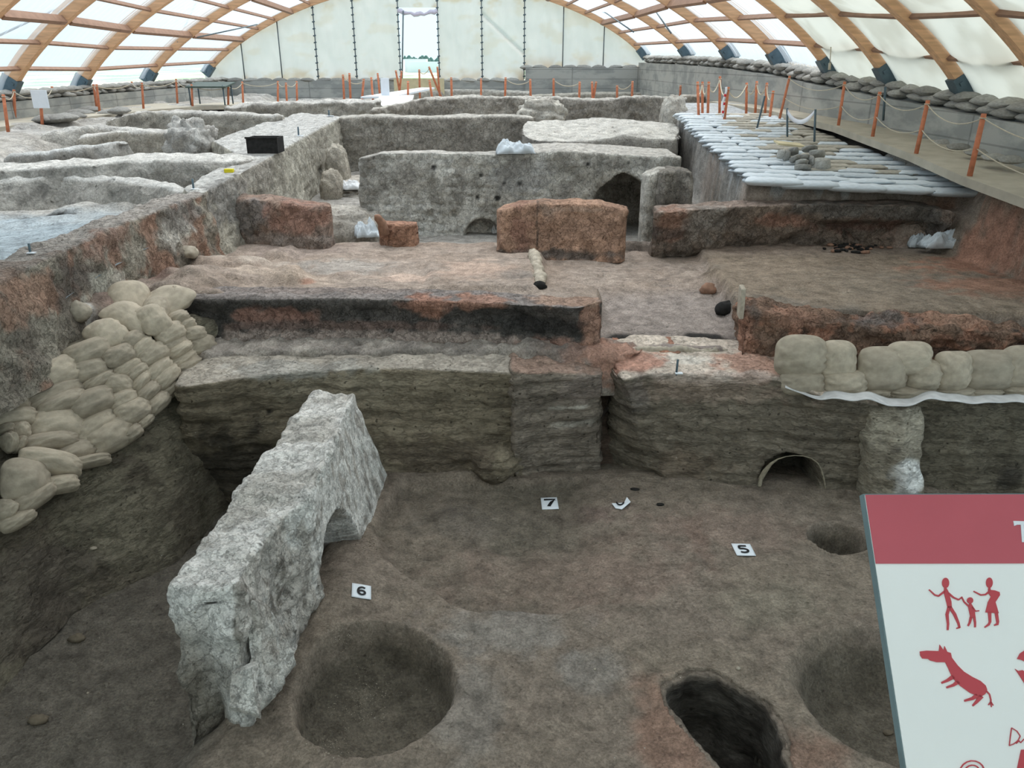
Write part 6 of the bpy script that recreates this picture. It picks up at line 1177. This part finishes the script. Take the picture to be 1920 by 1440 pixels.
pict('wild_ass_figure', [[(1348, 878), (1380, 874), (1440, 876), (1443, 845), (1462, 872), (1467, 852), (1480, 880), (1497, 885), (1502, 908), (1530, 945), (1560, 975), (1600, 1000), (1640, 1020), (1665, 1042), (1672, 1062), (1664, 1082), (1640, 1098), (1590, 1078), (1540, 1042), (1505, 1005), (1485, 960), (1470, 930), (1430, 930), (1398, 922), (1388, 914), (1360, 912), (1350, 898)], stroke([(1512, 998), (1480, 1018), (1452, 1030)], [22, 14, 9]), stroke([(1535, 1022), (1510, 1040), (1476, 1052)], [22, 14, 9]), stroke([(1625, 1090), (1600, 1105), (1562, 1116)], [22, 15, 9]), stroke([(1645, 1092), (1622, 1120), (1602, 1140)], [24, 15, 8]), stroke([(1668, 1068), (1684, 1085), (1690, 1110), (1690, 1128)], [8, 6, 6, 7]), stroke([(1690, 1122), (1678, 1136)], [7, 4]), stroke([(1690, 1122), (1693, 1146)], [7, 4]), stroke([(1690, 1122), (1702, 1138)], [7, 4])], M['pict'], sign)
pict('leaping_figure', [[(1816, 914), (1830, 888), (1860, 868), (1900, 872), (1960, 890), (2000, 930), (1960, 960), (1900, 945), (1860, 930), (1835, 918)], [(1806, 962), (1822, 972), (1842, 968), (1870, 985), (1920, 1000), (1900, 1060), (1860, 1044), (1838, 1010), (1822, 985)]], M['pict'], sign)
pict('line_drawing', [*segs([(1790, 1246), (1784, 1290), (1779, 1332), (1800, 1324), (1822, 1306), (1832, 1286), (1816, 1262), (1790, 1246)], 4), *segs([(1812, 1322), (1826, 1308), (1834, 1318), (1850, 1300), (1870, 1306)], 4)], M['pict'], sign)
pict('red_triangle', [[(1836, 1352), (1880, 1348), (1900, 1460), (1815, 1450)]], M['pict'], sign)
pict('spiral_drawing', [*segs([(1605+r_*math.cos(a), 1462+r_*.95*math.sin(a)) for a, r_ in [(PI+i*PI/9, 66-i*1.25) for i in range(28)]], 6)], M['pict'], sign)
pict('title_letter', [[(1796, 250), (1880, 252), (1880, 277), (1862, 277), (1858, 268), (1846, 268), (1850, 345), (1900, 345), (1900, 352), (1838, 352), (1832, 268), (1815, 268), (1800, 274)]], M['white'], header, .0012)
# legs of the sign down to the viewing platform
for u in (.12, PW-.12):
    p = np.array(Ms @ Vector((u, -PH*.55, -.016))); l = Ms.inverted() @ Vector(p); d_ = Ms.inverted() @ Vector((p[0], p[1]-.0, 1.72)); tube('leg', [l, d_], .025, M['steel'], sign, 8)
prop(box('viewing_platform', (0, -.2, 1.66), (3.2, 0, 0), (0, 1.15, 0), (0, 0, .05), M['board']), kind='structure')

# ================================================================== 13. OUTSIDE
def outm(name, rgb, alt, sc): 
    m, nt, N, K, B = nodes(name); g = N.new('ShaderNodeNewGeometry'); mp = N.new('ShaderNodeMapping'); mp.inputs['Scale'].default_value = (sc, sc*.35, sc); K.new(g.outputs['Position'], mp.inputs[0]); n = N.new('ShaderNodeTexNoise'); n.inputs['Detail'].default_value = 5; n.inputs['Scale'].default_value = 1; K.new(mp.outputs[0], n.inputs['Vector'])
    cr = N.new('ShaderNodeValToRGB'); cr.color_ramp.elements[0].position = .4; cr.color_ramp.elements[0].color = (*rgb, 1); cr.color_ramp.elements[1].position = .6; cr.color_ramp.elements[1].color = (*alt, 1); K.new(n.outputs[0], cr.inputs[0]); K.new(cr.outputs[0], B.inputs['Base Color']); B.inputs['Roughness'].default_value = 1; return m
P = np.array([[(x, y, -6.0) for x in np.linspace(-400, 400, 9)] for y in np.concatenate([[36], np.linspace(80, 2500, 12)])], float)
prop(grid('ground', P, outm('plain_fields', s2l(120, 160, 120), s2l(190, 190, 170), .05)), kind='structure')
for i, (x, y, w_, h_) in enumerate(((-105, 700, 34, 9), (-70, 690, 26, 8), (-128, 720, 24, 8), (-86, 720, 30, 10))):
    o = box('farm_building', (x, y, -6+h_/2), (w_/2, 0, 0), (0, 8, 0), (0, 0, h_/2), M['white']); prop(o, 'distant pale farm building seen through the door opening, %s one' % ordi(i+1), 'building')
tm = simple('far_trees', s2l(70, 100, 95), 1, .3, .1); V = []; F = []; rnd = random.Random(3)
for i in range(70):
    x = rnd.uniform(-160, -60); y = rnd.uniform(780, 860); w_, h_ = rnd.uniform(5, 11), rnd.uniform(7, 14); c = np.array([x, y, -6+h_*.5]); k = len(V)
    for a in range(6):
        for b, rr_ in ((-1, .5), (-.3, 1), (.4, .8), (1, .15)): V.append(tuple(c+np.array([math.cos(a*PI/3)*w_*rr_*.6, math.sin(a*PI/3)*w_*rr_*.6, b*h_*.5])))
    for a in range(6):
        for b in range(3): F.append((k+a*4+b, k+((a+1) % 6)*4+b, k+((a+1) % 6)*4+b+1, k+a*4+b+1))
prop(mesh('tree_belt', V, F, tm), 'distant belt of blue-green trees on the horizon', 'trees', kind='stuff')
o = tube('lamp_post', [(-10.0, 60, -6), (-10.0, 60, 2.2)], .06, M['rod'], None, 6); prop(o, 'thin pole standing outside the door opening', 'pole')
# ================================================================== camera and light
cam = bpy.data.cameras.new('camera'); co = bpy.data.objects.new('camera', cam); C.objects.link(co)
cam.sensor_fit = 'HORIZONTAL'; cam.sensor_width = 36; cam.lens = 36*FPX/1920; cam.clip_start = .05; cam.clip_end = 5000
co.location = (0, 0, CH); co.rotation_euler = (PI/2-PITCH, 0, 0); bpy.context.scene.camera = co
sc = bpy.context.scene
sc.view_settings.view_transform = 'Standard'; sc.view_settings.look = 'None'; sc.view_settings.gamma = 1; sc.view_settings.exposure = .12; sc.view_settings.use_curve_mapping = False
w = bpy.data.worlds.new('sky'); sc.world = w; w.use_nodes = True; nt = w.node_tree; b = nt.nodes['Background']
tc = nt.nodes.new('ShaderNodeTexCoord'); sx = nt.nodes.new('ShaderNodeSeparateXYZ'); nt.links.new(tc.outputs['Generated'], sx.inputs[0])
cr = nt.nodes.new('ShaderNodeValToRGB'); cr.color_ramp.elements[0].position = 0; cr.color_ramp.elements[0].color = (.68, .86, .92, 1); cr.color_ramp.elements[1].position = .35; cr.color_ramp.elements[1].color = (.70, .87, 1, 1)
nt.links.new(sx.outputs['Z'], cr.inputs[0]); nt.links.new(cr.outputs[0], b.inputs[0]); b.inputs[1].default_value = 1.25
su = bpy.data.lights.new('sun_fill', 'SUN'); su.energy = 7; su.angle = 1.4; su.color = (1, .93, .83); so = bpy.data.objects.new('sun_fill', su); C.objects.link(so); so.location = (0, 10, 30); so.rotation_euler = (-.45, .15, 0)  # wide soft sun added to lift indoor light without whitening the sky
